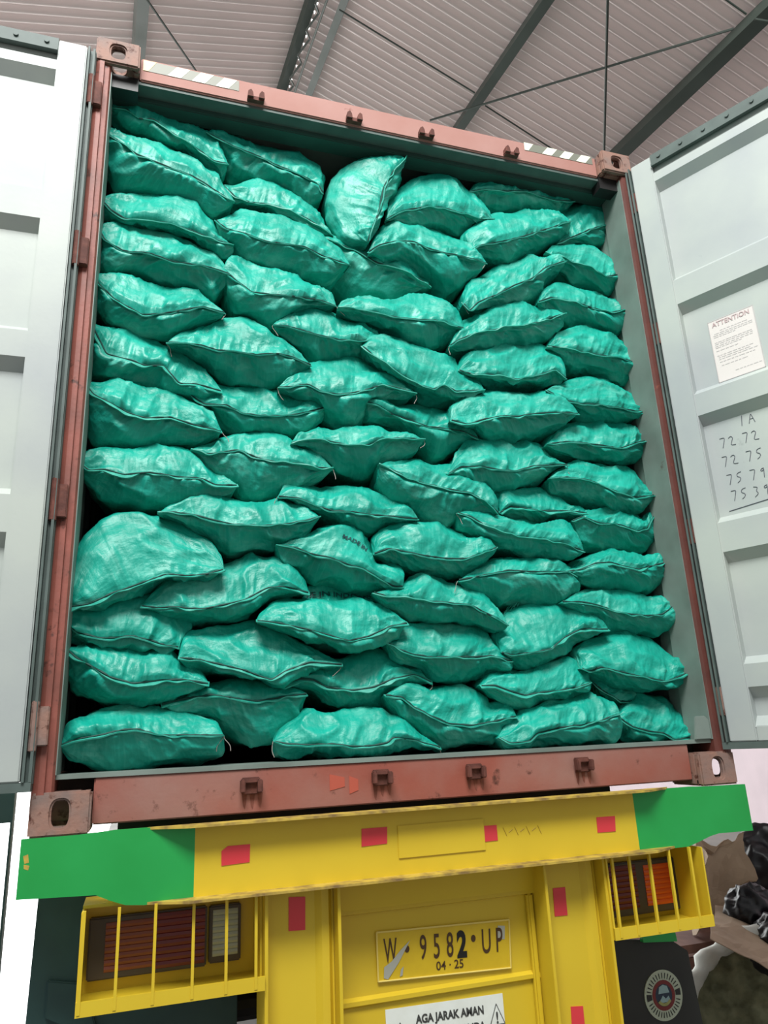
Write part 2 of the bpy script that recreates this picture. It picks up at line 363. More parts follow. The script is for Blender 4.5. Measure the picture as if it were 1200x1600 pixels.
# red chips of fresher paint on the sill
mb = MB()
for px, py, ww, hh in ((527, 1222, .05, .05), (553, 1226, .03, .055)):
    p = at(px, py, .048); mb.prism([(p[0]-ww/2, .0485, p[2]-hh/2), (p[0]+ww/2, .0485, p[2]-hh/2+.01), (p[0]+ww/2, .0485, p[2]+hh/2-.012), (p[0]-ww/2, .0485, p[2]+hh/2)], (0, .002, 0))
mb.build('paint_patch', mat('fresh_red_paint', srgb(176, 84, 66), .5), CT)
# corner posts: channel section with door stops
for s in (-1, 1):
    mb = MB()
    prof = [(-W, .0), (-W+.052, .0), (-W+.052, .030), (-W+.058, .034), (-W+.058, .10), (-W+.046, .10), (-W+.046, .05), (-W+.012, .05), (-W+.012, .15), (-W, .15)]
    prof = [(-W, .012), (-W+.018, .004), (-W+.034, .004), (-W+.036, .016), (-W+.052, .018), (-W+.058, .030), (-W+.058, .15), (-W, .15)]
    poly = [((x if s < 0 else -x), y, ch-.01) for x, y in prof]
    mb.prism(poly, (0, 0, H-2*ch+.02)); mb.build('corner_post', M['post' if s < 0 else 'post_shaded'], CT)
    # interior lip
    x0, x1 = sorted((s*(W-.061), s*(W-.050)))
    MB().box(x0, x1, .03, .18, .163, 2.76).build('door_frame_lip', M['inner'], CT)
    for z in (.30, .98, 1.90, 2.60):
        x0, x1 = sorted((s*(W+.012), s*(W-.034)))
        MB().box(x0, x1, -.018, .03, z-.055, z+.055).tube([(s*(W+.004), -.024, z-.07), (s*(W+.004), -.024, z+.07)], .012, 10).build('hinge_lug', M['rust'] if z > .9 else M['casting'], CT, bevel=.003)
# side walls: corrugated
for s in (-1, 1):
    P = []; y = .15; k = 0
    prof = [(.15, 0), (.22, 0), (.26, -.028), (.33, -.028), (.37, 0)]
    ys = [.15]; xs = [0]
    while y < L-.1:
        for dy, dx in ((.11, 0), (.035, .030), (.11, .030), (.035, 0)):
            y += dy; ys.append(y); xs.append(dx)
    V = []; F = []
    for yy, dx in zip(ys, xs):
        x = s*(W-.048+dx); V += [(x, yy, .15), (x, yy, 2.80), (x+s*.003, yy, .15), (x+s*.003, yy, 2.80)]
    for i in range(len(ys)-1):
        a = 4*i; F += [(a, a+1, a+5, a+4), (a+2, a+6, a+7, a+3)]
    MB().add(V, F).build('side_wall', M['inner'], CT)
    x0, x1 = sorted((s*W, s*(W-.06)))
    MB().box(x0, x1, .18, L-.18, 2.79, 2.87).build('top_rail', M['red'], CT)
    MB().box(x0, x1, .18, L-.18, .02, .165).build('bottom_rail', M['red'], CT)
MB().box(-W+.05, W-.05, .16, L-.1, .10, .155).build('floor_panel', M['wood'], CT)
MB().box(-W+.05, W-.05, .12, L-.1, 2.79, 2.80).build('roof_panel', M['inner'], CT)
MB().box(-W, W, L-.1, L, .02, 2.88).build('front_wall', M['inner'], CT)
# rounded grey tab at the lower right of the opening
MB().prism([(1.085, .035, .163), (1.16, .035, .163), (1.16, .035, .235), (1.145, .035, .25), (1.10, .035, .25)], (0, .012, 0)).build('corner_tab', M['inner'], CT, bevel=.003)
# cam keepers
for x in (-.598, -.174, .160, .582):
    MB().box(x-.028, x+.028, .034, .05, .075, .125).box(x-.034, x-.020, .012, .040, .082, .120).box(x+.018, x+.034, .012, .040, .080, .118).box(x-.022, x+.018, .020, .040, .108, .120)\
        .build('cam_keeper', M['rust'], CT, bevel=.003)
    z = 2.782
    MB().box(x-.032, x+.034, .030, .05, z-.006, z+.012).prism([(x-.034, .02, z+.0), (x-.010, .02, z+.0), (x-.012, .02, z+.022), (x-.020, .02, z+.036), (x-.032, .02, z+.026)], (0, .03, 0))\
        .prism([(x+.012, .02, z+.0), (x+.036, .02, z+.0), (x+.034, .02, z+.030), (x+.024, .02, z+.036), (x+.014, .02, z+.020)], (0, .03, 0)).build('cam_keeper', M['rust'], CT)
for k, x in enumerate((-.598, -.174, .160, .582)):
    for i in range(3):
        xx = x-.026+i*.024; l = .030+.022*vnoise(np.array([i*1.7]), np.array([k*3.+.5]), 5)[0]
        MB().prism([(xx, .0488, .078), (xx+.004, .0488, .078-l*.8), (xx+.009, .0488, .078-l), (xx+.013, .0488, .078-l*.6), (xx+.016, .0488, .078)], (0, .0008, 0)).build('rust_drip', M['stain'], CT)
# hazard tape on the header
def stripes(x0, x1, zc, hh, yel):
    n = 4; step = (x1-x0)/n; y = .0475
    mb, md = MB(), MB()
    md.prism([(x0, y+.001, zc-hh), (x1, y+.001, zc-hh), (x1, y+.001, zc+hh), (x0, y+.001, zc+hh)], (0, .0015, 0)).build('hazard_tape', M['tapedark'], CT)
    for i in range(n):
        a = x0+i*step+step*.12
        q = [(max(x0, a-.012), y, zc-hh), (a+.040, y, zc-hh), (a+.075, y, zc+hh), (a+.023, y, zc+hh)]
        q = [(min(max(x, x0), x1), yy, z) for x, yy, z in q]
        if i == 0: MB().prism([(x0, y, zc-hh), (x0+.02, y, zc-hh), (x0+.05, y, zc+hh), (x0, y, zc+hh)], (0, .001, 0)).build('tape_stripe', M['tapeyel' if yel else 'tape'], CT)
        else: MB().prism(q, (0, .001, 0)).build('tape_stripe', M['tape'], CT)
stripes(-1.045, -.665, 2.848, .026, 1); stripes(.665, 1.035, 2.862, .022, 0)

# ------------------------------------------------------------------ doors (parts of the container)
def door(o, d, n, name):
    """o: hinge-side corner of the inner face, d: unit vector along the door, n: inner face normal"""
    o = np.array([*o, 0.]); d = np.array([*d, 0.]); d /= np.linalg.norm(d); n = np.array([*n, 0.]); n /= np.linalg.norm(n); Z = np.array([0, 0, 1.])
    Pt = lambda s, q, z: o+d*s+n*q+Z*z          # q: towards the viewer
    def bx(mb, s0, s1, q0, q1, z0, z1): return mb.obox(Pt(s0, q0, z0), d*(s1-s0), n*(q1-q0), Z*(z1-z0))
    z0, z1, wd, dp = .150, 2.800, 1.13, .038
    # pressed sheet with horizontal ribs
    bands = [(.345, .430), (.868, .988), (1.458, 1.555), (1.996, 2.115)]
    prof = [(z0+.05, 0), (z0+.09, -dp)]
    for a, b in bands: prof += [(a-.040, -dp), (a, 0), (b, 0), (b+.03, -dp)]
    prof += [(2.612, -dp), (2.655, 0), (2.70, 0)]
    V = []; F = []
    for z, q in prof: V += [Pt(.10, q, z), Pt(1.04, q, z), Pt(.10, q-.004, z), Pt(1.04, q-.004, z)]
    for i in range(len(prof)-1):
        a = 4*i; F += [(a, a+1, a+5, a+4), (a+2, a+6, a+7, a+3)]
    root = MB().add(V, F).build(name, M['door'], CT)
    mb = MB(); bx(mb, 0, .10, -.07, .004, z0, z1-.005).build('door_stile', M['door'], root, bevel=.004)
    mb = MB(); bx(mb, 1.03, 1.13, -.07, .004, z0, z1-.005).build('door_stile', M['door'], root, bevel=.004)
    mb = MB(); bx(mb, .1, 1.03, -.07, .0, z0+.0, z0+.055).build('door_rail', M['door'], root, bevel=.003)
    mb = MB(); bx(mb, .1, 1.03, -.07, -.012, 2.695, z1-.012).build('door_rail', M['door'], root)
    mb = MB(); bx(mb, .1, 1.03, -.012, .006, 2.738, z1-.002); bx(mb, .1, 1.03, -.004, .016, 2.732, 2.742); mb.build('door_gasket', M['gasket'], root)
    mb = MB(); bx(mb, -.032, -.001, -.06, -.012, z0-.006, z1-.01); bx(mb, -.030, -.022, -.012, .004, z0, z1-.012); bx(mb, -.012, -.005, -.012, .012, z0, z1-.012); mb.build('door_gasket', M['gasket'], root)
    mb = MB(); bx(mb, -.03, 1.15, -.05, .006, z0-.026, z0-.001); mb.build('door_gasket', M['gasket'], root)
    for i in range(9):
        c = Pt(.14+i*.105, .006, 2.772); MB().tube([c, c+n*.006], .009, 8).build('gasket_bolt', M['gasket'], root)
    # outside: locking bars
    for s in (.30, .72):
        MB().tube([Pt(s, -.10, z0-.05), Pt(s, -.10, z1+.03)], .017, 10).build('locking_bar', M['steelgrey'], root)
    return root, Pt, d, n, Z
dl, PL, _, _, _ = door((-1.246, -.030), (-1, 0), (0, -1), 'left_door')
tag(dl, 'left door swung flat back, washed pale in the light')
dr, PR, dd, dn, Z = door((1.195, -.020), (.4599, -.888), (-.888, -.4599), 'right_door')
tag(dr, 'right door swung outward with notice sheet and handwriting')
# notice sheet on the recessed panel
mb = MB(); q = -.0375
mb.obox(PR(.196, q, 1.585), dd*.188, dn*.0015, Z*.285); nt = mb.build('notice_sheet', M['label'], dr); tag(nt, 'faded ATTENTION notice sheet')
mb = MB()
for s0, s1, a, b in ((.196, .384, 1.868, 1.871), (.196, .384, 1.585, 1.588), (.196, .199, 1.585, 1.871), (.381, .384, 1.585, 1.871)):
    mb.obox(PR(s0, q+.0015, a), dd*(s1-s0), dn*.0008, Z*(b-a))
mb.build('notice_border', M['labelgrey'], nt)
mb = MB(); text_on(mb, 'ATTENTION', PR(.290, q+.002, 1.840), dd, Z, dn, .030, .92, .0004); mb.build('notice_heading', M['labelink'], nt)
mb = MB(); rnd = random.Random(4)
for i, (z, a, b) in enumerate([(1.815, .24, .36), (1.805, .215, .37), (1.797, .21, .37), (1.789, .21, .30), (1.765, .21, .372), (1.757, .21, .372), (1.748, .21, .37), (1.740, .21, .33), (1.725, .21, .30),
                             (1.703, .21, .365), (1.694, .215, .35), (1.685, .215, .37), (1.672, .215, .36), (1.655, .22, .33), (1.615, .27, .375)]):
    s = a
    while s < b-.01:
        l = rnd.uniform(.008, .022); mb.obox(PR(s, q+.0016, z), dd*min(l, b-s), dn*.0006, Z*.0035); s += l+.004
mb.build('notice_small_print', M['labelgrey'], nt)
# handwriting
STR = {'7': [[(0, 1), (.55, 1), (.2, 0)]], '2': [[(0, .8), (.25, 1), (.5, .8), (.1, .05), (.65, 0)]],
       '5': [[(.6, 1), (.15, .95), (.1, .55), (.45, .55), (.5, .2), (.1, 0)]], '9': [[(.5, .9), (.15, .9), (.1, .6), (.45, .6), (.5, .95), (.4, 0)]],
       '3': [[(.05, 1), (.5, .9), (.2, .55), (.5, .3), (.05, 0)]], 'A': [[(0, 0), (.3, 1), (.6, 0)], [(.12, .4), (.5, .4)]], '1': [[(.3, 1), (.15, 0)]]}
q = -.037
def scrawl(s, z, word, h=.042):
    mb = MB()
    for c in word:
        for st in STR[c]:
            P = catmull([PR(s+x*h*.9, q, z+y*h) for x, y in st], 14) if len(st) > 2 else [PR(s+x*h*.9, q, z+y*h) for x, y in st]
            mb.tube(P, .0014, 5)
        s += h*.82
    mb.build('handwritten_number', M['marker'], dr)
for s, z, t_ in ((.245, 1.345, '1A'), (.155, 1.275, '72'), (.245, 1.270, '72'), (.150, 1.195, '72'), (.245, 1.190, '75'), (.155, 1.115, '75'), (.245, 1.110, '79'), (.160, 1.045, '75'), (.245, 1.040, '39')): scrawl(s, z+.028, t_)
MB().tube([PR(.14, q, 1.035), PR(.33, q, 1.05)], .0018, 5).build('marker_line', M['marker'], dr)

# ------------------------------------------------------------------ trailer
TR = thing('truck_trailer', 'yellow and green trailer rear end carrying the red container', 'trailer', (0, .3, GZ))
YW = 0.0; FD = .055
def outline(x0, x1):
    top = [(-1.222, .001), (-1.06, .001), (-1.0, .006), (1.0, .002), (1.06, -.001), (1.248, -.004)]
    bot = [(1.243, -.165), (1.075, -.163), (1.02, -.178), (.96, -.196), (-.90, -.196), (-.96, -.190), (-1.03, -.158), (-1.232, -.150)]
    return top, bot
top, bot = outline(0, 0)
def clip(poly, x0, x1):
    """clip an x-z polygon between x0 and x1"""
    def cut(P, f, val, keep):
        out = []
        for i in range(len(P)):
            a, b = P[i], P[(i+1) % len(P)]; ka, kb = keep(a[0]), keep(b[0])
            if ka: out.append(a)
            if ka != kb: t = (val-a[0])/(b[0]-a[0]); out.append((val, a[1]+t*(b[1]-a[1])))
        return out
    P = cut(poly, None, x0, lambda x: x >= x0); return cut(P, None, x1, lambda x: x <= x1)
full = top+bot
def web_y(x): return YW
gl, gr = at(304, 1340, YW)[0], at(994, 1285, YW)[0]
def zint(chain, x):
    c_ = sorted(chain); return float(np.interp(x, [q[0] for q in c_], [q[1] for q in c_]))
for xs, mm, nm, lab in (([-1.232, -1.1, -1.03, -.99, -.95, -.90, -.85, -.80, gl], 'green', 'beam_end', 'green left end of the beam'), ([gl, -.4, 0, .4, gr], 'yellow', 'rear_beam', None),
                        ([gr, .80, .85, .90, .95, 1.0, 1.05, 1.09, 1.15, 1.246], 'green', 'beam_end', 'green right end of the beam')):
    V = []; F = []
    for x in xs:
        y = web_y(x); zt, zb = zint(top, x), zint(bot, x)
        V += [(x, y, zt), (x, y, zb), (x, y+.012, zt), (x, y+.012, zb)]
    for i in range(len(xs)-1):
        a_ = 4*i; F += [(a_, a_+1, a_+5, a_+4), (a_+2, a_+6, a_+7, a_+3), (a_, a_+4, a_+6, a_+2), (a_+1, a_+3, a_+7, a_+5)]
    F += [(0, 2, 3, 1), (len(V)-4, len(V)-3, len(V)-1, len(V)-2)]
    o = MB().add(V, F).build(nm, M[mm], TR)
    if lab: o['label'] = lab
def flange(z, name):
    MB().prism([(-.90, .004, z), (-.89, -.001, z), (-.78, -FD, z), (.78, -FD, z), (.89, -.001, z), (.90, .004, z)], (0, 0, .007)).build(name, M['worn'], TR)
flange(.0, 'top_flange'); flange(-.196, 'bottom_flange')
mb = MB()
for px in ([(36, 1338), (44, 1335), (45, 1348), (38, 1350)], [(37, 1351), (46, 1353), (44, 1360), (37, 1358)]):
    mb.prism([(at(*q_, -.001)[0], -.0005, at(*q_, -.001)[2]) for q_ in px], (0, .001, 0))
mb.build('paint_chip', M['worn'], TR)
MB().box(-.14, .16, YW-.004, YW, -.142, -.045).build('blank_plate', M['yellow'], TR, bevel=.0015)
def sticker(px, y, label=None):
    P = [at(a, b, y) for a, b in px]
    P = [(p[0], y, p[2]) for p in P]
    return MB().prism(P, (0, .0015, 0)).build('reflector', M['reflector'], TR)
for px in ([(346, 1353), (390, 1347), (391, 1319), (356, 1322), (346, 1330)], [(565, 1323), (605, 1318), (605, 1292), (565, 1295)], [(751, 1316), (778, 1313), (776, 1289), (750, 1291)], [(934, 1301), (962, 1299), (961, 1275), (932, 1277)]):
    sticker(px, YW-.002)
# scuffs of writing on the beam
mb = MB()
for i in range(7):
    p = at(786+i*9, 1298-i*.6+(3 if i % 2 else -5), YW-.001); q_ = at(792+i*9, 1302-i*.6+(-6 if i % 2 else 4), YW-.001)
    mb.tube([p, q_], .0011, 4)
mb.build('scratch_marks', mat('dull_scratches', srgb(176, 146, 50), .6), TR)
# uprights below the beam
YP = .050
for x0, x1 in ((-.556, -.337), (.366, .592)):
    MB().box(x0+.006, x1-.006, YP, YP+.008, -1.02, -.196).build('upright_plate', M['yellow'], TR)
    for x in (x0, x1):
        MB().box(x-.005, x+.005, YP-.055, YP+.10, -1.02, -.196).build('upright_flange', M['yellow'], TR, bevel=.001)
    xr = x0+.155 if x0 < 0 else x0+.16
    MB().prism([(xr, YP, -1.02), (xr+.018, YP-.016, -1.02), (xr+.040, YP-.016, -1.02), (xr+.052, YP, -1.02)], (0, 0, .82)).build('pressed_rib', M['yellow'], TR)
MB().box(-.556, .592, YP-.02, YP+.1, -.206, -.196).build('crossplate', M['yellow'], TR)
for px in ([(451, 1455), (477, 1453), (477, 1401), (451, 1402)], [(867, 1432), (887, 1430), (883, 1386), (864, 1388)], [(895, 1625), (916, 1624), (911, 1572), (892, 1573)]):
    sticker(px, YP-.002)
# centre panel: upper strip leaning forward, flat field, lower ledge
prof = [(.060, -.196), (.082, -.290), (.078, -.300), (.100, -.306), (.100, -.532), (.086, -.540), (.086, -.552), (.098, -.560), (.098, -1.02)]
V = []; F = []
for y, z in prof: V += [(-.332, y, z), (.361, y, z), (-.332, y+.006, z), (.361, y+.006, z)]
for i in range(len(prof)-1): a = 4*i; F += [(a, a+1, a+5, a+4), (a+2, a+6, a+7, a+3)]
MB().add(V, F).build('rear_panel', M['yellow'], TR)
MB().box(.335, .358, .078, .1, -1.0, -.30).build('panel_bead', M['yellow'], TR, bevel=.006)
# licence plate
yp = .094
pA, pB, pC, pD = [at(*q_, yp) for q_ in ((591, 1534), (798, 1512), (795, 1437), (588, 1457))]
def bil(u, v_): return (1-u)*(1-v_)*pA+u*(1-v_)*pB+u*v_*pC+(1-u)*v_*pD
pl = MB().prism([pA, pB, pC, pD], (0, .003, 0)).build('licence_plate', M['plateyel'], TR, bevel=.001); tag(pl, 'yellow licence plate reading W 9582 UP')
mb = MB(); e = .004
for a_, b_ in ((pA, pB), (pB, pC), (pC, pD), (pD, pA)): mb.tube([a_-np.array([0, .0015, 0]), b_-np.array([0, .0015, 0])], .0028, 6)
mb.build('plate_rim', mat('bright_plate_rim', srgb(228, 206, 110), .3), pl)
pw, ph = np.linalg.norm(pB-pA), np.linalg.norm(pD-pA)
def plate_text(mb, s, u, v_, size, xs, bold):
    V, F = text_verts(s, size, xs, bold)
    mb.add([bil(u+x/pw, v_+y/ph)-np.array([0, .0016, 0]) for x, y in V], F)
for c, u in zip('W9582UP', (.095, .335, .435, .535, .625, .815, .915)):
    mb = MB()
    if c != '2': plate_text(mb, c, u, .36, .098, .52 if c != 'W' else .42, .0008); mb.build('plate_character', M['platelet'], pl)
mb = MB()
plate_text(mb, '·', .215, .30, .12, .8, .003); plate_text(mb, '·', .715, .38, .12, .8, .003)
plate_text(mb, '04 · 25', .53, .11, .034, 1.0, .0004)
mb.build('plate_lettering', M['platelet'], pl)
mb = MB(); plate_text(mb, '2', .625, .34, .10, .66, .0045); mb.build('plate_lettering', M['black'], pl)
mb = MB()
mb.prism([bil(u, v_)-np.array([0, .0024, 0]) for u, v_ in ((.04, .06), (.07, .03), (.15, .34), (.24, .78), (.17, .60), (.10, .38), (.045, .28))], (0, .0008, 0))
mb.build('plate_scrape', M['silver'], pl); mb = MB()
mb.prism([bil(u, v_)-np.array([0, .0012, 0]) for u, v_ in ((.905, .62), (.96, .60), (.965, .88), (.91, .90))], (0, .0004, 0)).build('plate_scrape', M['silver'], pl); mb = MB()
mb.prism([bil(u, v_)-np.array([0, .0024, 0]) for u, v_ in ((.155, .06), (.175, .08), (.185, .26), (.165, .20))], (0, .0008, 0))
mb.build('plate_scrape', M['silver'], pl)
# warning sticker
ys_ = .0955; sA = at(602, 1578, ys_); sB = at(785, 1552, ys_); ax = (sB-sA)/np.linalg.norm(sB-sA); dz = np.array([.012, 0, -1.])
st = MB().prism([sA, sB, sB+dz*.30, sA+dz*.30], (0, .0015, 0)).build('warning_sticker', M['white'], TR); tag(st, 'white safe-distance warning sticker')
mb = MB(); nn = np.array([0, -1., 0]); up = -dz/np.linalg.norm(dz)
text_on(mb, 'AGA JARAK AMAN', sA+ax*.328-up*.048, ax, up, nn, .032, .86, .0012, 'RIGHT')
text_on(mb, 'RAAN ANDA', sA+ax*.328-up*.092, ax, up, nn, .032, .86, .0012, 'RIGHT')
def tri(c, r, wd=.004):
    P = [c+up*r, c-up*r*.6-ax*r*.72, c-up*r*.6+ax*r*.72]
    for a_, b_ in zip(P, P[1:]+P[:1]): mb.tube([a_-np.array([0, .001, 0]), b_-np.array([0, .001, 0])], .0011, 5)
tri(sA+ax*.372-up*.062, .036); tri(sA+ax*.045-up*.075, .036)
text_on(mb, '!', sA+ax*.372-up*.080, ax, up, nn, .045, .9, .001); text_on(mb, '!', sA+ax*.045-up*.093, ax, up, nn, .045, .9, .001)
mb.build('sticker_lettering', mat('dark_sticker_ink', srgb(60, 62, 60), .5), st)
# lamp housings
def housing(x0, x1, z0, z1, bars, yl=.15):
    hb = MB()
    hb.box(x0, x1, yl+.03, yl+.04, z0-.0, z1)
    hb.box(x0, x1, -.012, yl+.04, z0-.006, z0)
    hb.box(x0, x1, -.016, -.010, z0-.006, z0+.030)
    hb.box(x0, x0+.006, -.012, yl+.04, z0, z1) if x0 > 0 else hb.box(x0-.0, x0+.005, -.012, yl+.04, z0, z1)
    hb.box(x1-.006, x1, .04 if x0 < 0 else -.012, yl+.04, z0, z1)
    hb.box(x0, x1, .05, yl+.04, z1, z1+.008)
    h = hb.build('lamp_housing', M['yellow'], TR)
    for x in bars: MB().box(x-.004, x+.004, -.018, -.008, z0, z1+.005).build('guard_bar', M['yellow'], h)
    return h
hL = housing(-1.063, -.562, -.440, -.198, (-1.055, -.965, -.868, -.764, -.672, -.588))
hR = housing(.597, .998, -.446, -.200, (.620, .688, .770, .852, .940))
def lamp(h, y, rects):
    for i, (mm, px) in enumerate(rects):
        a_ = at(px[0], px[1], y); b_ = at(px[2], px[3], y); x0, x1 = a_[0], b_[0]; z1, z0 = max(a_[2], b_[2]), min(a_[2], b_[2]); mb = MB(); n = 8
        for k in range(n):      # ribbed lens
            za, zb = z0+(z1-z0)*k/n, z0+(z1-z0)*(k+1)/n
            mb.prism([(x0, y, za), (x0, y-.0015, za+.001), (x0, y-.0035, (za+zb)/2), (x0, y-.0015, zb-.001), (x0, y, zb)], (x1-x0, 0, 0))
        mb.build('lamp_lens', M[mm], h)
def lampbody(h, y, a_, b_):
    p, q_ = at(*a_, y), at(*b_, y); MB().box(p[0], q_[0], y, .178, q_[2], p[2]).build('lamp_body', M['lbody'], h, bevel=.004)
lampbody(hL, .150, (140, 1436), (322, 1510)); lampbody(hL, .150, (328, 1416), (376, 1500))
lamp(hL, .150, [('lorange_shaded', (166, 1442, 239, 1510)), ('lred', (246, 1427, 319, 1504)), ('lwhite', (333, 1422, 371, 1490))])
lampbody(hR, .150, (936, 1352), (1066, 1420))
lamp(hR, .150, [('lred', (940, 1356, 1000, 1418)), ('lorange', (1004, 1352, 1056, 1410))])
# mud flaps with the round badge on the right one
MB().prism([(.60, .30, -.52), (.88, .30, -.545), (1.05, .30, -.570), (1.11, .30, -.61), (1.155, .30, -1.15), (.60, .30, -1.15)], (0, .012, 0)).build('mud_flap', M['rubber'], TR, bevel=.002)
MB().prism([(.90, .275, -.48), (1.04, .275, -.48), (1.05, .275, -.565), (.90, .275, -.552)], (0, .02, 0)).build('mudguard_bracket', M['green'], TR)
MB().prism([(-1.205, .30, -.165), (-1.07, .30, -.175), (-.60, .30, -.175), (-.60, .30, -1.15), (-1.225, .30, -1.15)], (0, .012, 0)).build('mud_flap', M['rubberg'], TR, bevel=.002)
MB().prism([(-1.16, .285, -.42), (-1.06, .285, -.44), (-1.00, .285, -.60), (-1.16, .285, -.52)], (0, .016, 0)).build('flap_bracket', M['rubberg'], TR, bevel=.004)
c = at(1037, 1555, .297); by = .297
def disc(mb, r0, r1, y, a0=0, a1=360, n=48):
    P = []
    for i in range(n+1):
        t = math.radians(a0+(a1-a0)*i/n); P.append((math.cos(t), math.sin(t)))
    V = [(c[0]+r0*x, y, c[2]+r0*z) for x, z in P]+[(c[0]+r1*x, y, c[2]+r1*z) for x, z in P]
    mb.add(V, [(i, i+1, n+2+i, n+1+i) for i in range(n)])
R_ = .083
bd = MB(); bd.tube([(c[0], by+.003, c[2]), (c[0], by, c[2])], R_, 48); bd = bd.build('round_badge', M['ring'], TR); tag(bd, 'round emblem on the black flap')
mb = MB(); disc(mb, R_*.44, R_*.60, by-.0012); mb.build('badge_ring', M['badgered'], bd)
mb = MB(); disc(mb, .001, R_*.44, by-.0010); mb.build('badge_field', M['badgenavy'], bd)
mb = MB(); mb.prism([(c[0]-R_*.28, by-.0018, c[2]+R_*.08), (c[0]+R_*.30, by-.0018, c[2]+R_*.08), (c[0]+R_*.22, by-.0018, c[2]+R_*.34), (c[0], by-.0018, c[2]+R_*.42), (c[0]-R_*.2, by-.0018, c[2]+R_*.34)], (0, .0004, 0))
mb.prism([(c[0]-R_*.32, by-.0018, c[2]-R_*.28), (c[0]+R_*.34, by-.0018, c[2]-R_*.28), (c[0]+R_*.24, by-.0018, c[2]-R_*.04), (c[0]+.08*R_, by-.0018, c[2]-R_*.14), (c[0]-.06*R_, by-.0018, c[2]+R_*.0)], (0, .0004, 0)); mb.build('badge_emblem', M['badgeblue'], bd)
mb = MB(); disc(mb, R_*.30, R_*.42, by-.0022, 215, 325, 16); mb.build('badge_scroll', M['badgeyel'], bd)
mb = MB(); disc(mb, R_*.63, R_*.90, by-.0012, 172, 190, 6); disc(mb, R_*.63, R_*.90, by-.0012, -6, 12, 6)
for k in list(range(20, 168, 11))+list(range(200, 350, 10)): disc(mb, R_*.66, R_*.88, by-.0012, k, k+3.2, 2)
mb.build('badge_lettering', M['rubber'], bd)
# hidden running gear keeps the trailer standing: frame rails, axle, wheels
MB().box(-.985, .77, .17, .40, -.09, .016).build('gap_cross_member', M['black'], TR)  # black cross-member added to darken the see-through gap under the sill
for x in (-.45, .45): MB().box(x-.06, x+.06, .15, 6.0, -.35, -.02).build('frame_rail', M['yellow'], TR)
MB().tube([(-1.0, 1.2, -.82), (1.0, 1.2, -.82)], .06, 12).build('axle', M['black'], TR)
for x in (-1.0, -.68, .68, 1.0): MB().tube([(x-.12, 1.2, -.82), (x-.11, 1.2, -.82), (x+.11, 1.2, -.82), (x+.12, 1.2, -.82)], [.42, .48, .48, .42], 32).build('wheel', M['rubber'], TR)
for s in (-1, 1): MB().box(min(s*.45, s*1.0), max(s*.45, s*1.0), .10, .16, -.19, -.05).build('outrigger', M['yellow'], TR)
MB().box(-.25, -.20, .12, 1.2, -.95, -.80).build('air_tank_strap', M['black'], TR)

# ------------------------------------------------------------------ heap at the lower right
cx0 = at(1090, 1500, 2.2); cx1 = at(1300, 1500, 2.2)
yh = 2.2; zs = at(1112, 1478, 1.75)[2]; yh = 1.75
xl = at(1078, 1468, yh)[0]
mb = MB()
hs = (zs-GZ-.06)/3
for k in range(3): mb.box(xl-.03, xl+1.5, yh+.12, yh+.14, GZ+.02+k*hs, GZ+hs*(k+.8))
for x in (xl-.02, xl+.75, xl+1.42): mb.box(x, x+.07, yh+.14, yh+1.2, GZ, zs-.03)
mb.box(xl-.03, xl+1.5, yh+.12, yh+1.2, zs-.06, zs-.012)
tag(mb.build('wooden_crate', M['crate']), 'reddish brown slatted crate under the cardboard beyond the trailer', 'crate')
def crumple(name, nx, ny, fn, material, amp, freq, seed, thick=.004):
    V = []; F = []
    for j in range(ny+1):
        for i in range(nx+1):
            p = np.array(fn(i/nx, j/ny), float)
            n1 = vnoise(np.array([i/nx*freq]), np.array([j/ny*freq]), seed)[0]-.5; n2 = vnoise(np.array([i/nx*freq*2.3]), np.array([j/ny*freq*2.3]), seed+5)[0]-.5
            p = p+np.array([n2*.4, n1, (n1+n2)*.7])*amp; V.append(p)
    for j in range(ny):
        for i in range(nx): a = j*(nx+1)+i; F.append((a, a+1, a+nx+2, a+nx+1))
    o = MB().add(V, F).build(name, material, None)
    sm = o.modifiers.new('thick', 'SOLIDIFY'); sm.thickness = thick
    return o
e0, e1 = at(1108, 1463, 1.05), at(1330, 1588, .95)
f0, f1 = at(1118, 1416, 1.85), at(1400, 1450, 1.8)
o = crumple('cardboard_sheet', 20, 10, lambda u, v_: (e0*(1-u)+e1*u)*(1-v_)+(f0*(1-u)+f1*u)*v_, M['cardboard'], .02, 4, 3)
tag(o, 'flattened tan cardboard sheet tilted under the black bags', 'cardboard')
g0, g1 = at(1094, 1458, 1.9), at(1172, 1465, 2.0)
h0, h1 = at(1098, 1325, 2.0), at(1176, 1312, 2.15)
o = crumple('cardboard_box', 18, 18, lambda u, v_: (g0*(1-u)+g1*u)*(1-v_)+(h0*(1-u)+h1*u)*v_+np.array([0, .25*math.sin(u*3.1), 0]), M['cardboard'], .14, 5, 11)
tag(o, 'crumpled brown cardboard box standing behind the yellow lamp guard', 'box')
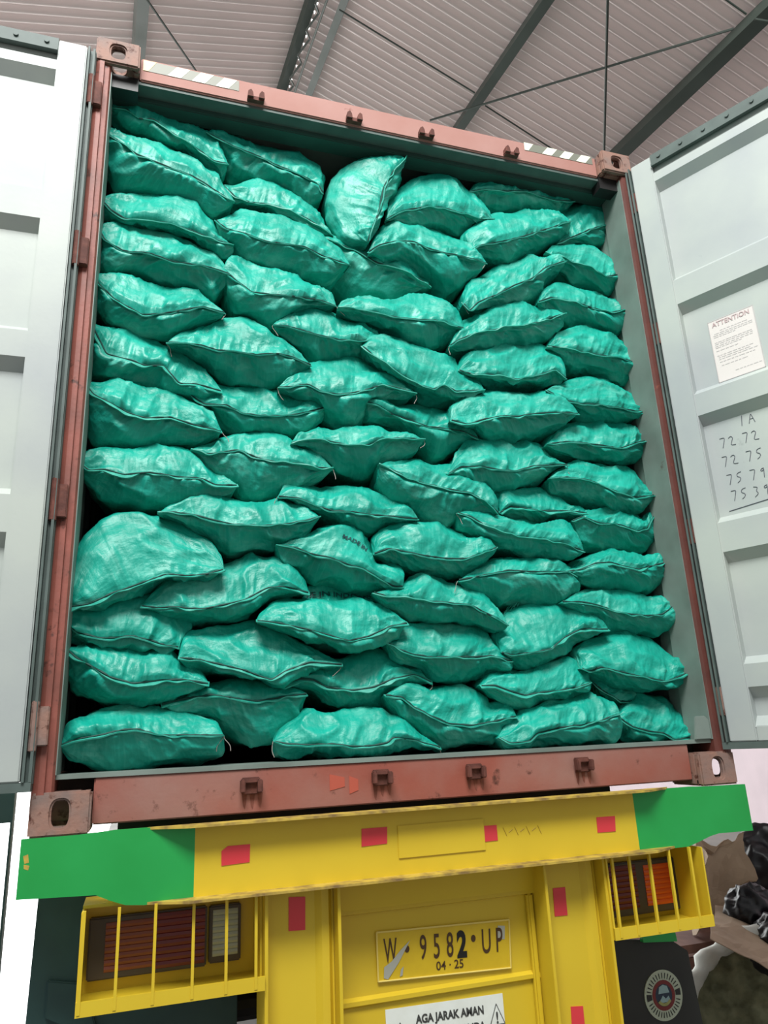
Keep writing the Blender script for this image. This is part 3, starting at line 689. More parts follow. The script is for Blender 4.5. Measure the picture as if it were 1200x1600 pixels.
def blob(name, pxs, y, ry, seed, material, amp=.16, label='', cat='bag', group=None):
    p = at(*pxs[0], y); q_ = at(*pxs[1], y); C0 = (p+q_)/2; rx = abs(q_[0]-p[0])/2; rz = abs(q_[2]-p[2])/2
    nu, nv = 72, 48; U, Vv = np.meshgrid(np.linspace(0, 2*np.pi, nu, endpoint=False), np.linspace(-np.pi/2, np.pi/2, nv))
    X = np.cos(Vv)*np.cos(U); Y = np.cos(Vv)*np.sin(U); Zz = np.sin(Vv)
    n1 = 1-abs(2*vnoise(X*1.6+Zz*1.1+9, Y*1.6-Zz*1.4+9, seed)-1); n2 = 1-abs(2*vnoise(X*4+Zz*2.6+3, Y*4+Zz*3+3, seed+1)-1)
    r = .85+amp*n1+amp*.45*n2
    P = np.stack([C0[0]+X*rx*r, C0[1]+Y*ry*r, C0[2]+Zz*rz*r], -1).reshape(-1, 3)
    F = [(j*nu+i, j*nu+(i+1) % nu, (j+1)*nu+(i+1) % nu, (j+1)*nu+i) for j in range(nv-1) for i in range(nu)]
    o = MB().add(P, F).build(name, material, None, smooth=True); return tag(o, label, cat, group)
blob('rubbish_bag', ((1150, 1300), (1290, 1440)), 2.3, .22, 21, M['blackbag'], .3, 'upper black plastic rubbish bag slumped behind the cardboard', 'bag', 'black rubbish bags on the cardboard')
blob('rubbish_bag', ((1140, 1395), (1218, 1480)), 1.62, .12, 37, M['blackbag'], .34, 'small shiny black bag at the left front of the bag heap', 'bag', 'black rubbish bags on the cardboard')
blob('rubbish_bag', ((1178, 1440), (1290, 1520)), 1.36, .12, 53, M['blackbag'], .34, 'black bag nearest the right picture edge on the cardboard sheet', 'bag', 'black rubbish bags on the cardboard')
# open bulk bag tilted towards the viewer, with a rolled rim
Cj = at(1250, 1640, 1.15); rj = abs(at(1096, 1640, 1.15)[0]-Cj[0])*.92
jb = thing('bulk_bag', 'open white woven bulk bag with rolled rim and dark olive filling', 'bag', (Cj[0]+.15, 1.5, GZ))
na = CAM-Cj+np.array([0, 0, 1.0]); na /= np.linalg.norm(na); ja = np.cross(na, [0, 0, 1]); ja /= -np.linalg.norm(ja); jb_ = np.cross(na, ja); jb_ *= np.sign(jb_[2])
nu, nv = 96, 22; V = []; F = []; base = np.array([Cj[0]+.15, 1.15+.35, GZ+.01])
for j in range(nv):
    t = j/(nv-1); w_ = t*t*(3-2*t)
    for i in range(nu):
        a_ = 2*math.pi*i/nu; k = 1+.05*(vnoise(np.array([i*.25]), np.array([t*5.]), 5)[0]-.5)+.10*math.sin(t*3.14)
        top_ = Cj+(ja*math.cos(a_)+jb_*math.sin(a_))*rj*k; bot_ = base+np.array([math.cos(a_), -math.sin(a_)*-1, 0])*rj*.95*k
        V.append(top_*(1-w_)+bot_*w_)
for j in range(nv-1):
    for i in range(nu): F.append((j*nu+i, j*nu+(i+1) % nu, (j+1)*nu+(i+1) % nu, (j+1)*nu+i))
V = [(x, y, max(z, GZ+.008)) for x, y, z in V]
MB().add(V, F).build('bag_body', M['jumbo'], jb, smooth=True)
mb = MB(); P = []; Rr = []
for i in range(97):
    a_ = 2*math.pi*i/96; k = vnoise(np.array([(i % 96)*.6]), np.array([1.]), 8)[0]-.5; k2 = vnoise(np.array([(i % 96)*1.7]), np.array([4.]), 9)[0]-.5
    P.append(Cj+(ja*math.cos(a_)+jb_*math.sin(a_))*rj*(1+.05*k)+na*.02*k2); Rr.append(.048+.026*k+.016*k2)
mb.tube(P, Rr, 12).build('rolled_rim', M['jumbo'], jb, smooth=True)
V = []; F = []; n = 40
for j in range(n):
    for i in range(64):
        a_ = 2*math.pi*i/64; r = rj*.99*j/(n-1); X_, Y_ = math.cos(a_)*r, math.sin(a_)*r
        h = .05*vnoise(np.array([X_*14+9]), np.array([Y_*26+9]), 3)[0]+.03*vnoise(np.array([X_*40+9]), np.array([Y_*60+9]), 4)[0]
        V.append(Cj+ja*X_+jb_*Y_-na*(.09*(1-(j/n)**2)+.02)+na*h)
for j in range(n-1):
    for i in range(64): F.append((j*64+i, j*64+(i+1) % 64, (j+1)*64+(i+1) % 64, (j+1)*64+i))
fl = MB().add(V, F).build('filling', M['olive'], jb, smooth=True); fl['kind'] = 'stuff'

# ------------------------------------------------------------------ the sacks
# every sack: crop origin, seam (mouth) polyline, upper outline, lower outline, depth offset, label
ORG = dict(A=(100, 130), B=(400, 200), C=(680, 260), D=(100, 400), E=(400, 440), F=(680, 500), G=(90, 670), H=(400, 680), I=(680, 740), J=(80, 920), K=(400, 920), L=(720, 920))
SACKS = [
('A', '215,65 225,120 290,125 350,170 420,175 520,250 620,310 700,370 770,385', '270,95 370,92 480,140 600,215 680,280 740,350', '215,170 260,250 400,310 560,360 650,420 740,465', .02, 'topmost green sack of the left edge, with one corner turned up the wall'),
('A', '200,205 205,245 270,285 340,340 470,390 600,440 680,490 770,550 800,560', '240,240 320,262 400,295 500,335 620,395 720,465', '200,420 240,510 400,535 550,570 640,600 700,640 760,600', 0, 'second sack down the left edge, seam slanting steeply to the right'),
('A', '170,545 220,600 290,645 380,650 500,665 600,700 700,740 795,765', '230,520 320,503 430,520 530,540 620,590 700,660 770,740', '175,640 250,700 450,730 600,750 740,840 790,800', .01, 'third sack down the left edge, pale crumpled top above a low seam'),
('D', '165,-120 190,-70 280,-20 400,-10 520,35 620,45 700,60 780,90', '240,-135 400,-120 500,-85 600,-40 700,-10 745,40', '150,20 190,100 400,140 600,170 700,210 760,150', 0, 'fourth sack down the left edge, long and plump with a high seam'),
('D', '140,80 160,130 240,205 370,280 450,275 550,260 650,240 755,270', '200,120 300,130 400,170 500,190 600,180 680,205', '145,260 220,345 350,390 450,395 550,375 650,330 730,290', .0, 'fifth sack down the left edge, seam sagging in a deep V'),
('D', '125,310 200,460 320,490 380,515 470,515 540,600 620,600 740,635', '170,360 240,385 380,395 450,430 550,480 640,540 700,590', '130,530 200,600 400,640 560,680 660,700 720,670', .02, 'sixth sack down the left edge, flapping zigzag seam'),
('D', '95,590 140,650 220,690 300,735 380,760 500,755 600,790 740,825', '190,590 260,578 400,610 520,660 620,700 690,760', '95,800 150,880 300,900 500,900 620,895 700,860', .0, 'seventh sack down the left edge, fat, with a bright scuff at its middle'),
('G', '100,150 140,195 220,190 310,215 430,205 560,225 680,235 740,265 845,265', '150,120 220,95 330,88 500,95 620,120 700,190 800,240', '130,250 230,340 400,380 550,375 700,350 820,315', .0, 'eighth sack down the left edge, level seam ending in a square tab'),
('G', '50,835 150,820 260,770 360,735 430,710 510,680 600,690 700,685 780,660', '60,640 110,490 180,420 265,388 380,400 480,440 580,470 680,530 760,600', '100,845 200,835 300,800 400,760 500,720 600,710 700,705', -.03, 'largest sack, a big bulging mound at the left edge folded over its seam'),
('J', '75,165 130,210 220,235 300,235 380,225 460,245 540,270 600,275', '75,70 150,65 300,45 430,35 480,40 560,95 650,170', '90,230 200,260 350,280 480,285 560,290', .02, 'creased sack directly under the big bulging mound, seam along its bottom'),
('J', '65,275 120,325 200,370 280,415 380,445 500,430 620,425 740,445', '130,270 280,260 420,275 550,285 620,350 690,400', '65,400 110,500 250,545 400,545 520,525 620,490 700,470', .0, 'second sack up from the floor at the left edge, with upright pleats'),
('J', '35,740 130,705 250,685 330,665 400,660 500,690 600,690 810,690', '110,630 200,575 350,548 500,565 640,600 780,625', '80,800 200,835 400,835 550,830 670,825 800,785', -.02, 'sack resting on the floor in the lower left corner of the opening'),
('A', '668,235 720,262 800,300 900,340 1000,390 1100,430 1190,475 1215,520', '700,232 800,250 880,290 1000,330 1100,365 1180,395 1225,440', '720,370 770,470 900,500 1050,540 1100,560 1150,585 1200,560', .04, 'top row, second sack from the left, lying alone below the dark header'),
('A', '740,480 800,540 870,565 950,572 1050,605 1130,640 1200,680 1260,720', '800,490 880,487 980,500 1060,550 1160,610 1220,660', '760,600 900,650 1050,690 1150,740 1230,770', .05, 'half hidden sack just under the top row, left of the upright sack'),
('A', '710,645 760,685 850,705 950,745 1050,755 1130,770 1210,810 1340,855', '760,640 840,620 920,655 1020,660 1100,700 1200,740 1290,800', '720,740 800,840 900,885 1050,915 1150,930 1220,935 1290,890', .0, 'long sack whose right tip points under the upright sack'),
('D', '740,60 800,110 880,170 950,180 1050,190 1200,210 1275,235', '790,20 850,50 950,65 1050,100 1150,130 1230,190', '750,200 800,280 900,340 960,365 1050,340 1150,285 1240,255', .0, 'second column from the left, sack with its seam corner hooked over the neighbour'),
('D', '480,410 560,415 640,420 720,445 800,450 900,465 1000,460 1080,480 1160,515', '540,365 640,330 750,308 840,315 920,360 1020,400 1100,460', '540,450 640,510 740,570 850,605 950,605 1040,590 1110,555', -.01, 'lens shaped sack with dark smudges on its top, second column'),
('D', '590,655 660,700 760,700 830,740 900,750 1000,755 1100,745 1235,710', '720,600 800,605 900,625 1000,650 1080,675 1180,700', '640,720 740,810 850,860 950,870 1050,890 1120,870 1200,790', .04, 'pleated sack beneath the smudged lens shaped one'),
('G', '622,100 700,125 850,105 940,145 1030,165 1130,170 1210,190 1290,190', '700,70 780,30 850,25 960,38 1040,60 1110,110 1200,150', '700,180 770,260 860,345 950,360 1050,325 1150,290 1240,235', .01, 'deep bellied sack in the second column with a pale twine at its right tip'),
('G', '468,395 560,400 640,410 740,435 830,455 960,460 1080,450 1170,435 1230,415', '540,360 620,333 750,350 900,360 1050,345 1130,350 1190,390', '560,450 640,520 740,570 830,600 920,580 1050,570 1150,530', -.02, 'wide sack with flat square tip laid just above the big bulging mound'),
('H', '90,520 180,530 260,560 340,575 430,610 500,630 580,680 640,710 690,710', '180,490 300,450 410,425 480,450 530,510 560,600 650,615 685,650', '110,600 220,680 350,715 450,745 560,755 640,745', -.01, 'humped sack with lettering on its crest and a seam dropping to the right'),
('G', '390,830 460,840 540,835 680,845 780,825 880,800 980,745 1060,740 1180,770', '430,790 500,720 640,690 780,640 900,580 990,620 1080,650 1150,720', '500,880 600,905 750,925 850,910 920,870 990,810 1080,780', .0, 'ridge topped sack whose seam climbs to the right, beside the big mound'),
('K', '0,150 100,160 200,180 300,205 430,245 520,225 620,180 710,160', '20,110 70,55 200,40 350,52 500,58 600,98 660,142', '60,170 150,220 260,255 380,295 480,305 560,280 640,220', -.03, 'glossy sack with its seam sagging low, in front of the printed one'),
('H', '200,790 300,815 420,822 520,825 600,812', '235,698 330,696 430,712 530,742 580,775', '250,840 350,860 450,860 550,840', .07, 'mostly hidden sack showing only a printed strip of lettering'),
('J', '595,325 680,330 800,355 900,378 1030,428 1090,388 1210,342 1365,355', '620,220 740,180 850,165 960,145 1050,180 1150,240 1250,290 1330,325', '650,385 800,410 950,435 1050,450 1150,410 1270,375', .0, 'broad sack with a seam dipping to a point, left of centre near the bottom'),
('J', '515,545 620,520 750,500 850,515 970,530 1080,510 1200,495', '600,500 750,450 850,440 1000,460 1100,470 1180,480', '560,600 700,620 800,670 880,720 960,730 1050,700 1150,620', .05, 'shadowed sack wedged between the two floor sacks at left'),
('K', '120,450 200,420 270,425 330,460 450,475 550,460 640,420 740,400 825,440', '200,390 340,360 480,335 560,310 650,330 740,375', '260,500 330,555 450,580 540,570 600,520 700,455 770,445', .04, 'dark sack with a pale patch, second layer up, left of centre'),
('K', '80,715 150,730 250,735 350,730 450,740 550,735 620,720 640,695 760,715 865,745', '120,650 220,572 350,580 480,575 590,562 680,600 760,670 820,715', '100,775 200,790 350,785 480,775 600,770 680,768 780,755', -.02, 'flat topped sack resting on the floor, middle of the sill'),
('B', '525,540 545,480 575,400 600,280 645,210 705,140', '460,545 390,530 335,450 305,370 325,270 400,195 480,150 570,118 650,110', '570,500 590,410 640,335 662,270 690,190', -.02, 'only sack standing upright, leaning at the top centre'),
('B', '605,440 640,415 700,390 800,375 880,380 960,405 1040,430 1110,432', '620,390 680,300 760,245 850,222 920,230 980,300 1060,380', '640,455 700,475 850,500 940,530 1000,490 1070,455', .01, 'peaked sack in the top row right of the upright one'),
('B', '525,585 580,550 660,530 740,535 800,565 880,590 960,600 1080,635', '560,520 620,465 740,475 850,490 940,540 1020,600', '600,630 700,660 780,720 870,790 940,770 1010,700 1060,660', -.01, 'round bellied sack directly under the peaked one'),
('B', '300,520 400,555 490,590 560,635 650,660 720,690 820,750', '330,515 420,540 510,565 580,615 660,640 750,690', '310,700 340,760 420,810 520,805 620,805 720,785 790,770', .05, 'sack tucked low behind the foot of the upright sack, seam at its very top'),
('E', '380,130 450,135 560,150 640,170 720,180 830,185 900,210 975,225', '400,95 470,75 560,80 630,95 720,65 800,80 870,120 930,170', '440,190 560,235 680,290 800,325 870,290 940,250', -.01, 'centre sack with a double humped pale top, third layer down'),
('E', '78,205 150,212 230,235 320,260 400,278 500,285 590,265', '130,160 220,133 320,140 400,180 480,200 550,235', '100,260 170,320 250,385 330,395 420,385 510,350 560,310', .02, 'smooth sack left below the double humped one'),
('E', '495,305 560,365 620,400 700,460 760,490 830,510 880,490 930,520 1000,520 1070,515', '530,280 600,262 700,290 800,340 900,375 960,440 1040,475', '540,370 620,430 700,500 780,570 860,590 950,570 1020,540', -.01, 'sack sloping steeply down to the right at the centre, ruffled seam'),
('E', '100,500 160,500 240,485 300,520 400,535 500,520 590,490 660,505 748,530', '150,460 250,400 340,385 430,362 520,390 620,450 700,490', '170,540 280,600 340,670 400,700 470,670 520,600 620,570 700,560', .0, 'arched sack with a wavy seam and drooping right flap, centre left'),
('E', '500,560 570,580 640,625 720,650 800,680 880,690 960,700 1040,735', '520,550 580,537 650,590 740,580 830,590 900,610 960,650', '490,640 520,690 640,720 740,780 830,840 900,800 970,755', .03, 'sack with a rolled left lip, half covered by its right neighbour'),
('E', '160,765 230,750 330,750 430,775 520,775 600,745 680,740 790,745', '190,710 280,672 350,705 430,690 540,690 600,715 690,715', '230,800 320,860 420,905 510,925 560,900 640,850 740,805', .0, 'small peaked sack with twine at its right tip, centre of the stack'),
('H', '570,140 640,170 720,215 800,235 900,260 1000,275 1060,310 1135,370', '620,125 690,125 750,105 820,130 880,150 960,205 1050,260 1100,310', '560,230 640,310 720,350 790,410 870,440 950,400 1050,375', -.01, 'long sack slanting down right with vertical folds below its seam, centre'),
('H', '100,290 200,300 280,335 360,360 450,360 540,375 650,385 760,395', '140,240 190,230 300,250 410,225 520,260 620,300 700,330', '220,340 320,410 420,460 510,485 600,450 700,425', .01, 'sack directly above the humped lettered one'),
('H', '550,560 620,535 700,550 800,570 900,585 980,585 1060,560 1130,530', '550,480 620,440 720,420 820,410 890,445 960,490 1060,495', '620,590 720,635 820,665 900,675 980,655 1060,605 1110,560', -.01, 'sack with one sharp fold peak, right of the humped lettered one'),
('H', '545,740 620,765 700,768 800,785 900,790 1000,800 1060,830 1180,895', '640,740 720,680 790,645 880,700 1040,730 1100,800 1150,850', '600,805 680,860 800,890 920,885 1020,895 1100,925 1160,915', -.02, 'tent shaped sack with taut flat faces, fourth layer up at centre'),
('K', '605,250 660,285 730,310 820,325 920,325 1020,325 1100,320 1200,345', '640,200 700,170 790,158 900,165 1000,170 1080,210 1140,270 1180,310', '650,330 750,370 800,430 900,450 1000,440 1100,405 1190,390', .0, 'barrel shaped sack under the tent shaped one'),
('K', '600,500 680,510 740,560 820,600 900,635 1000,645 1100,630 1220,600', '650,480 700,465 800,480 880,460 960,450 1030,480 1080,540 1160,530 1200,560', '620,550 680,630 780,710 850,745 950,748 1050,740 1150,700', .0, 'bowl shaped sack with a fanned top, above the sill right of centre'),
('C', '155,120 230,110 320,120 420,120 480,140 560,160 650,165', '180,80 260,68 370,60 450,75 520,110 590,145', '180,190 270,250 400,240 480,245 560,255 610,210', .04, 'highest sack on the right half, slim, under the header'),
('C', '165,400 200,375 290,360 400,335 480,310 560,285 635,260', '125,350 180,290 260,250 370,228 480,230 580,250', '230,430 320,455 400,445 500,410 570,350 620,310', .0, 'sack under the slim top right one, seam rising to the right'),
('C', '565,370 640,335 720,300 800,275 860,225 860,170', '570,250 640,190 720,165 770,148 830,165', '600,390 680,400 780,415 830,370 855,280', .05, 'topmost sack against the right wall, tilted up into the corner'),
('C', '130,645 160,680 200,640 290,605 370,560 450,530 510,480 610,445', '150,560 240,490 330,460 430,418 500,440 560,430', '200,690 300,685 400,665 460,630 520,560 580,490', -.01, 'sack twisted upward with a crooked stepped seam, upper right'),
('C', '510,410 580,430 660,460 730,480 800,520 885,505', '540,380 640,395 720,390 800,430 860,460', '560,500 620,560 720,600 800,615 860,565', .02, 'second sack down the right wall, pale left flap'),
('C', '480,640 540,620 640,640 740,670 820,690 900,675 938,665', '490,590 560,545 640,570 740,600 830,620 900,650', '480,670 560,745 680,780 800,810 860,795 910,725', .01, 'third sack down the right wall, striped pleats below the seam'),
('C', '65,845 120,815 200,785 300,770 400,755 500,735 560,710 605,695', '100,780 160,740 250,680 340,660 460,668 560,670', '100,872 200,880 300,868 400,855 500,825 570,775', -.01, 'slender sack rising slightly to the right with twine at its left tip'),
('F', '520,130 590,135 680,155 760,170 860,180 920,200 985,205', '560,70 640,50 720,50 800,75 880,130 950,180', '560,190 620,255 720,280 820,295 890,315 950,255', .01, 'fourth sack down the right wall, evenly rounded'),
('F', '105,240 180,262 280,268 380,285 470,265 560,240 612,280', '130,190 180,145 270,135 340,120 430,115 490,115 550,160 590,220', '180,290 280,320 380,330 480,330 570,305', .0, 'lumpy sack with no clear seam, right of centre'),
('F', '70,470 150,490 230,465 310,450 380,455 470,440 560,435 670,440', '65,410 130,365 240,340 340,335 480,335 550,370 610,415', '180,500 220,555 320,578 440,572 540,540 620,485', -.03, 'large pale sack with a folded star crease at its left end'),
('F', '520,330 590,375 680,400 770,400 860,415 940,430 1020,425', '550,310 640,285 720,270 800,272 870,320 950,360 1000,395', '580,410 680,465 780,485 880,495 950,485 1000,450', .0, 'fifth sack down the right wall, peaked near its middle'),
('F', '515,590 600,575 680,580 780,590 860,605 940,580 1020,560', '540,530 590,490 660,470 770,485 880,490 950,530', '540,630 640,668 760,675 860,685 940,655 990,605', .01, 'sixth sack down the right wall, low and level'),
('F', '55,725 120,690 220,690 300,705 380,710 460,685 540,685 620,680', '80,640 140,580 250,580 380,570 470,570 510,630 570,665', '120,760 200,805 300,815 400,795 500,765 560,710', .0, 'sack with a bright chalky top and a thin right tail, right of centre'),
('F', '530,745 620,742 720,755 800,790 880,825 940,835 1050,820', '570,700 650,668 760,685 860,690 920,715 960,780 1020,800', '540,820 640,865 760,895 880,905 940,918 1000,885', .0, 'seventh sack down the right wall, wide with an upturned right tip'),
('I', '300,185 350,155 430,165 520,175 620,175 710,185', '270,100 340,90 460,65 530,105 600,150 670,165', '360,220 450,245 560,245 650,230', .04, 'small sack half hidden left of the wide upturned one'),
('I', '640,225 690,205 760,235 870,245 940,275 990,265 1035,180', '660,190 740,175 820,172 890,180 940,215 1000,170', '640,290 700,355 800,370 900,390 970,375 1020,300', .03, 'eighth sack down the right wall, curled up at its right end'),
('I', '100,185 170,210 240,260 330,290 420,305 520,320 600,335 695,370', '150,180 220,195 320,220 450,240 570,235 640,290 680,345', '90,270 150,310 280,360 400,405 520,415 600,415 660,390', -.01, 'long slim sack with a bright crease just below its seam'),
('I', '105,505 160,495 250,475 340,458 430,465 530,465 615,462 660,490', '180,455 260,405 330,395 440,415 560,415 610,440 645,470', '140,540 220,605 290,645 400,620 520,605 600,600 660,540', .0, 'sack with a high seam and faceted belly, below the long slim one'),
('I', '610,460 680,450 750,420 820,415 880,435 950,450 1070,420', '660,400 730,375 800,357 880,385 960,400 1040,390', '630,500 720,525 820,530 900,552 980,560 1030,505', .0, 'ninth sack down the right wall, arched seam'),
('I', '590,605 680,605 760,620 840,650 920,665 1000,670 1060,665 1130,610', '610,580 700,540 770,525 860,540 940,560 1010,580 1080,600', '620,640 720,695 830,750 930,770 1020,770 1100,690', .0, 'tenth sack down the right wall, seam sagging towards the wall'),
('L', '185,300 240,312 330,300 420,285 480,230 560,190 690,190', '160,230 200,130 300,90 440,80 520,100 600,130 660,165', '230,345 280,362 380,335 460,315 540,255 620,205', .0, 'sack with a frayed hairy top edge, lower right'),
('L', '560,375 600,390 650,370 700,380 780,400 860,420 960,440 1085,385', '520,290 600,240 690,205 800,215 880,240 960,300 1030,345', '640,435 700,468 800,488 900,485 1000,460 1060,420', -.01, 'swollen sack against the right wall, two layers above the floor'),
('L', '90,455 160,455 230,480 300,500 380,485 450,480 540,465 610,440', '130,415 230,395 330,355 410,340 500,340 560,370 590,410', '130,495 220,538 300,550 400,540 500,520 580,490', .0, 'small curved sack left of the swollen one'),
('L', '170,700 220,730 320,720 360,680 460,655 560,645 650,625 745,590', '200,660 290,580 380,535 480,510 580,487 650,520 720,565', '200,755 300,750 420,742 540,738 640,728 710,718 735,650', -.03, 'floor sack at the right, seam stepped, just over the sill'),
('L', '730,600 800,650 880,670 950,680 1000,710 1060,700 1140,715', '760,540 830,500 940,505 980,560 1040,610 1100,670', '740,705 850,717 950,719 1040,719 1100,719', .02, 'last floor sack in the lower right corner by the grey tab'),
('L', '600,430 660,480 740,530 800,530', '650,435 720,470 780,495', '640,540 720,580 780,585', .08, 'scrap of a sack showing between the swollen and the floor sacks'),
]
GROUP = 'sewn green sacks stacked in the container'
def build_sack(idx, org, S, T, B, dy, label):
    ox, oy = ORG[org]; P = lambda s: [(ox+float(a.split(',')[0])/3, oy+float(a.split(',')[1])/3) for a in s.split()]
    S, T, B = P(S), P(T), P(B); rs = np.random.RandomState(100+idx); sd = 1000+idx*17
    nu, nv, nb = 121, 24, 7
    Sq = catmull(S, nu); Tq = catmull([S[0]]+T+[S[-1]], nu); Bq = catmull([S[0]]+B+[S[-1]], nu)
    u = np.linspace(0, 1, nu); wgt = np.clip(np.sin(np.pi*u), 0, 1)**.55
    y0 = .13+dy; D = .125
    def unp(Q, Y):
        d = np.stack([(Q[:, 0]-600)/FPX, (800-Q[:, 1])/FPX, np.ones(len(Q))], 1) @ AX
        t = (Y-CAM[1])/d[:, 1]; return CAM+d*t[:, None]
    ywob = .012*(vnoise(u*5, u*0+idx, sd)-.5)
    yS = y0+ywob+.02*(1-wgt)
    PS = unp(Sq, yS); Dw = D*wgt
    PT = unp(Tq, yS+Dw); PB = unp(Bq, yS+Dw)
    slen = np.r_[0, np.cumsum(np.linalg.norm(np.diff(PS, axis=0), axis=1))]
    def side(Pe, sgn, s2):
        v = np.linspace(0, 1, nv); zf = np.sin(v*np.pi/2)**.92; yf = .45*v+.55*(1-np.cos(v*np.pi/2))
        G = PS[None]+(Pe-PS)[None]*zf[:, None, None]; G[:, :, 1] = yS[None]+Dw[None]*yf[:, None]
        # back of the sack
        Cn = (PT+PB)/2; Cn = Cn*.7+Cn.mean(0)*.3; back = []
        for k in range(1, nb+1):
            t = k/nb; sc = math.sqrt(max(0, 1-t**3)) if k < nb else 0.0
            q = Cn+(Pe-Cn)*np.array([sc*.97+.0, 1, sc]); q[:, 1] = yS+Dw+t*(.10+.36*wgt); back.append(q)
        G = np.concatenate([G, np.array(back)]); nr = G.shape[0]
        t_ = np.r_[0, np.cumsum(np.linalg.norm(np.diff(G[:, nu//2], axis=0), axis=1))]
        Sg, Tg = np.meshgrid(slen, t_)
        du = np.gradient(G, axis=1); dv = np.gradient(G, axis=0); Nn = np.cross(du, dv)*sgn; Nn /= np.linalg.norm(Nn, axis=2, keepdims=True)+1e-9
        ctr = (PT+PB).mean(0)/2+np.array([0, .15, 0]); flip = np.sign(np.sum(Nn*(G-ctr), axis=2, keepdims=True).sum()); Nn *= flip
        rr = lambda x: 1-np.abs(2*x-1)
        warp = .05*vnoise(Sg*9, Tg*9, s2)+.03*Tg*(vnoise(Sg*4, Tg*0, s2+9)-.5)*8
        fade = np.exp(-Tg/.11); thick = np.linalg.norm(Pe-PS, axis=1); am = np.clip(thick/.07, .25, 1.15)[None]
        env = np.clip(Tg/.012, 0, 1)
        d = .030*(vnoise(Sg*6+3, Tg*6+5, s2+1)-.5)
        d += .017*(rr(vnoise((Sg+warp)*12, Tg*3+1, s2+2))-.5)*(.45+.55*fade)
        d += .013*(rr(vnoise((Sg+warp*.6)*30, Tg*3.5, s2+3))-.5)*(.1+.9*np.exp(-Tg/.06))
        d += .0026*(rr(vnoise(Sg*75+Tg*40, Tg*30-Sg*20, s2+4))-.5)
        d += .0040*(rr(vnoise(Sg*24-Tg*16+warp*30, Tg*20+Sg*9, s2+6))**2-.4)
        d += .014*(rr(vnoise((Sg+Tg*.8)*9, (Tg-Sg*.5)*10, s2+5))**2-.4)
        G = G+Nn*(d*env*am*np.clip(wgt*1.6, .15, 1)[None])[..., None]
        G[:, :, 2] = np.maximum(G[:, :, 2], .157); G[:, :, 1] = np.maximum(G[:, :, 1], .058)
        G[:, :, 0] = np.clip(G[:, :, 0], -1.176 if True else 0, 1.176)
        return G, Sg, Tg
    GT, Su, Tu = side(PT, 1, sd+1); GB, Sb, Tb = side(PB, -1, sd+7)
    ring = np.concatenate([GT[::-1], GB[1:-1]]); nr = ring.shape[0]
    uvr = np.concatenate([np.stack([Su, Tu], -1)[::-1], np.stack([Sb, -Tb], -1)[1:-1]])
    mx = 1.19; V = ring.reshape(-1, 3)
    F = []
    a = np.arange(nr)[:, None]*nu+np.arange(nu-1)[None]; b = ((np.arange(nr)+1) % nr)[:, None]*nu+np.arange(nu-1)[None]
    F = np.stack([a, a+1, b+1, b], -1).reshape(-1, 4)
    base = np.array([PS[:, 0].mean(), y0+.2, min(PB[:, 2].min(), PT[:, 2].min())])
    root = thing('sack', label, 'sack', tuple(base), GROUP)
    me = bpy.data.meshes.new('sack_body'); me.from_pydata(V.tolist(), [], F.tolist())
    uvl = me.uv_layers.new(name='UVMap'); lv = np.zeros(len(me.loops), int); me.loops.foreach_get('vertex_index', lv)
    uvl.data.foreach_set('uv', (uvr.reshape(-1, 2)[lv]+idx*3.7).ravel()); me.update()
    bm = bmesh.new(); bm.from_mesh(me); bmesh.ops.remove_doubles(bm, verts=bm.verts, dist=.0004); bmesh.ops.recalc_face_normals(bm, faces=bm.faces); bm.to_mesh(me); bm.free()
    link('sack_body', me, M['sack'], root, True)
    # sewn hem: a thin ribbon standing out of the seam, and the stitch line
    lean = rs.uniform(-.9, .1)+.5*(vnoise(slen*6, slen*0, sd+30)-.5)
    tang = np.gradient(PS, axis=0); tang /= np.linalg.norm(tang, axis=1, keepdims=True)
    fwd = np.array([0, -1., 0])[None]+np.zeros_like(PS); perp = np.cross(tang, fwd); perp /= np.linalg.norm(perp, axis=1, keepdims=True); perp *= np.sign(perp[:, 2].mean() or 1)
    dirv = fwd*np.cos(lean)[:, None]+perp*np.sin(lean)[:, None]; nrm = np.cross(tang, dirv)
    wid = .014+.014*(vnoise(slen*22, slen*0, sd+31)-.5); wav = .009*(vnoise(slen*26, slen*0, sd+32)-.5)
    edge = PS+dirv*wid[:, None]+perp*wav[:, None]; inn = PS-dirv*.008
    th = nrm*.0021; R4 = np.stack([inn-th, edge-th, edge+th, inn+th])
    Vh = R4.reshape(-1, 3).tolist(); Fh = [(r*nu+i, r*nu+i+1, ((r+1) % 4)*nu+i+1, ((r+1) % 4)*nu+i) for r in range(4) for i in range(nu-1)]
    Fh += [(0, nu, 2*nu, 3*nu), (nu-1, 4*nu-1, 3*nu-1, 2*nu-1)]
    MB().add(Vh, Fh).build('hem', M['hem'], root)
    pts = [PS[i]+dirv[i]*(.006)+perp[i]*.0036 for i in range(1, nu-1, 2)]
    rad = [.0018+.0032*float(vnoise(np.array([i*.55]), np.array([0.]), sd)[0]) for i in range(len(pts))]
    MB().tube(pts, rad, 5).build('stitching', M['thread'], root)
    return root, PS, PT, GT, Tu, slen

BUILT = [build_sack(i, *a) for i, a in enumerate(SACKS)]
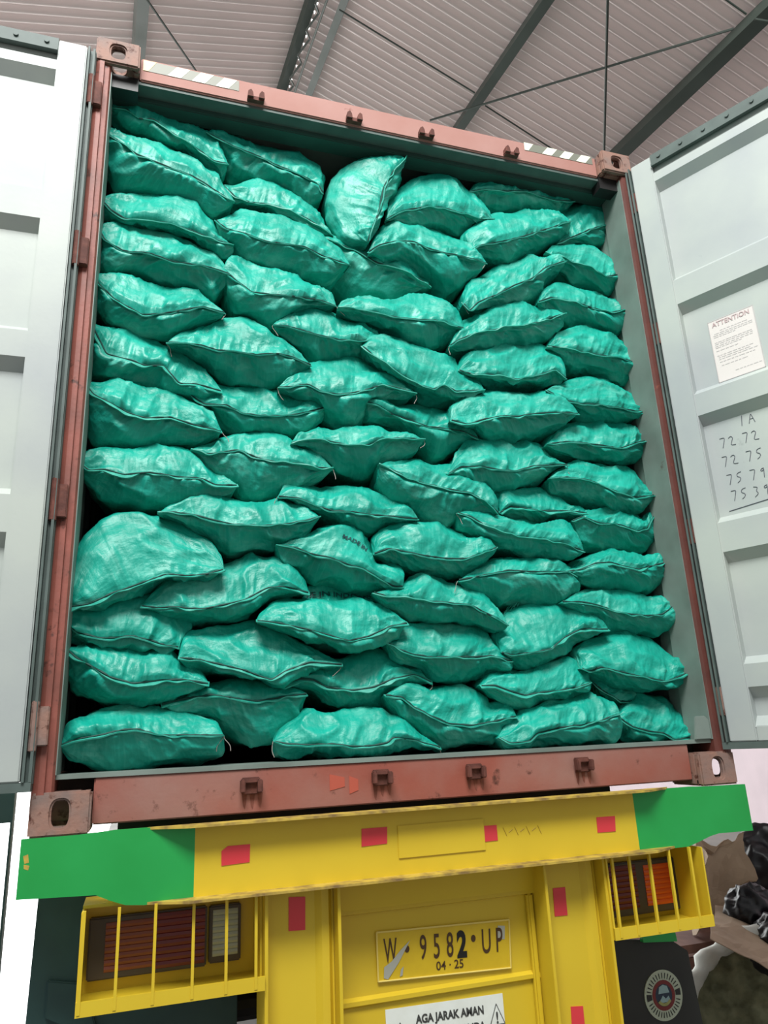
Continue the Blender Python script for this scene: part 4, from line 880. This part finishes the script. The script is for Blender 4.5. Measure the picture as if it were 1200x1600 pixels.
# printed lettering on two sacks
def print_on(i, s, s0, tfrac, size, xs=1.05):
    root, PS, PT, GT, Tu, slen = BUILT[i]; t_ = Tu[:, 0]; nu = GT.shape[1]
    V, F = text_verts(s, size, xs, .0006, 'LEFT'); out = []
    G = GT
    for x, y in V:
        a = s0+x; b = tfrac+y
        fi = np.interp(a, slen, np.arange(nu)); fj = np.interp(b, t_, np.arange(len(t_)))
        i0, j0 = int(min(fi, nu-2)), int(min(fj, len(t_)-2)); fu, fv = fi-i0, fj-j0
        p = (G[j0, i0]*(1-fu)+G[j0, i0+1]*fu)*(1-fv)+(G[j0+1, i0]*(1-fu)+G[j0+1, i0+1]*fu)*fv
        n = np.cross(G[j0, i0+1]-G[j0, i0], G[j0+1, i0]-G[j0, i0]); n /= np.linalg.norm(n)+1e-9
        if n[1] > 0 or n[2] < -.9: n = -n
        out.append(p+n*.0035)
    MB().add(out, F).build('printed_lettering', M['ink'], root)
print_on(23, 'DE IN INDONE', .035, .056, .036, .92)
print_on(20, 'MADE IN', .21, .105, .024, 1.0)
# loose twine at some tips
rt = random.Random(8)
def twine(i, end, n=1, l=.05):
    root, PS = BUILT[i][0], BUILT[i][1]; p = PS[-1] if end else PS[0]
    for k in range(n):
        q = p.copy(); pts = [q.copy()]; d = np.array([rt.uniform(-.5, .5), -.3, -1])
        for j in range(7):
            d = d+np.array([rt.uniform(-.7, .7), rt.uniform(-.2, .2), rt.uniform(-.3, .2)]); q = q+d/np.linalg.norm(d)*l/7; q[1] = min(q[1], .2); pts.append(q.copy())
        MB().tube(catmull(pts, 16), .0013, 5).build('loose_twine', M['twine'], root)
for i, e in ((4, 1), (5, 0), (18, 1), (37, 1), (50, 0), (33, 0), (27, 0), (27, 1), (11, 1), (31, 0), (35, 1), (35, 0), (16, 0), (6, 1), (60, 0), (61, 0), (26, 1), (15, 1), (30, 1), (47, 0), (39, 0), (24, 1), (56, 1)): twine(i, e, 1 if i != 11 else 2, .055)
# frayed hairs on the hairy sack
root, PS, PT, GT, Tu, slen = BUILT[64]; mb = MB()
for k in range(34):
    i = int(20+k*1.5); p = GT[20, min(i, 110)]; d = np.array([rt.uniform(.1, .5), -.2, rt.uniform(.5, 1)]); d /= np.linalg.norm(d)
    mb.tube([p, p+d*rt.uniform(.008, .022), p+d*.026+np.array([.006, 0, -.002])], .0008, 4)
mb.build('frayed_threads', M['hem'], root)
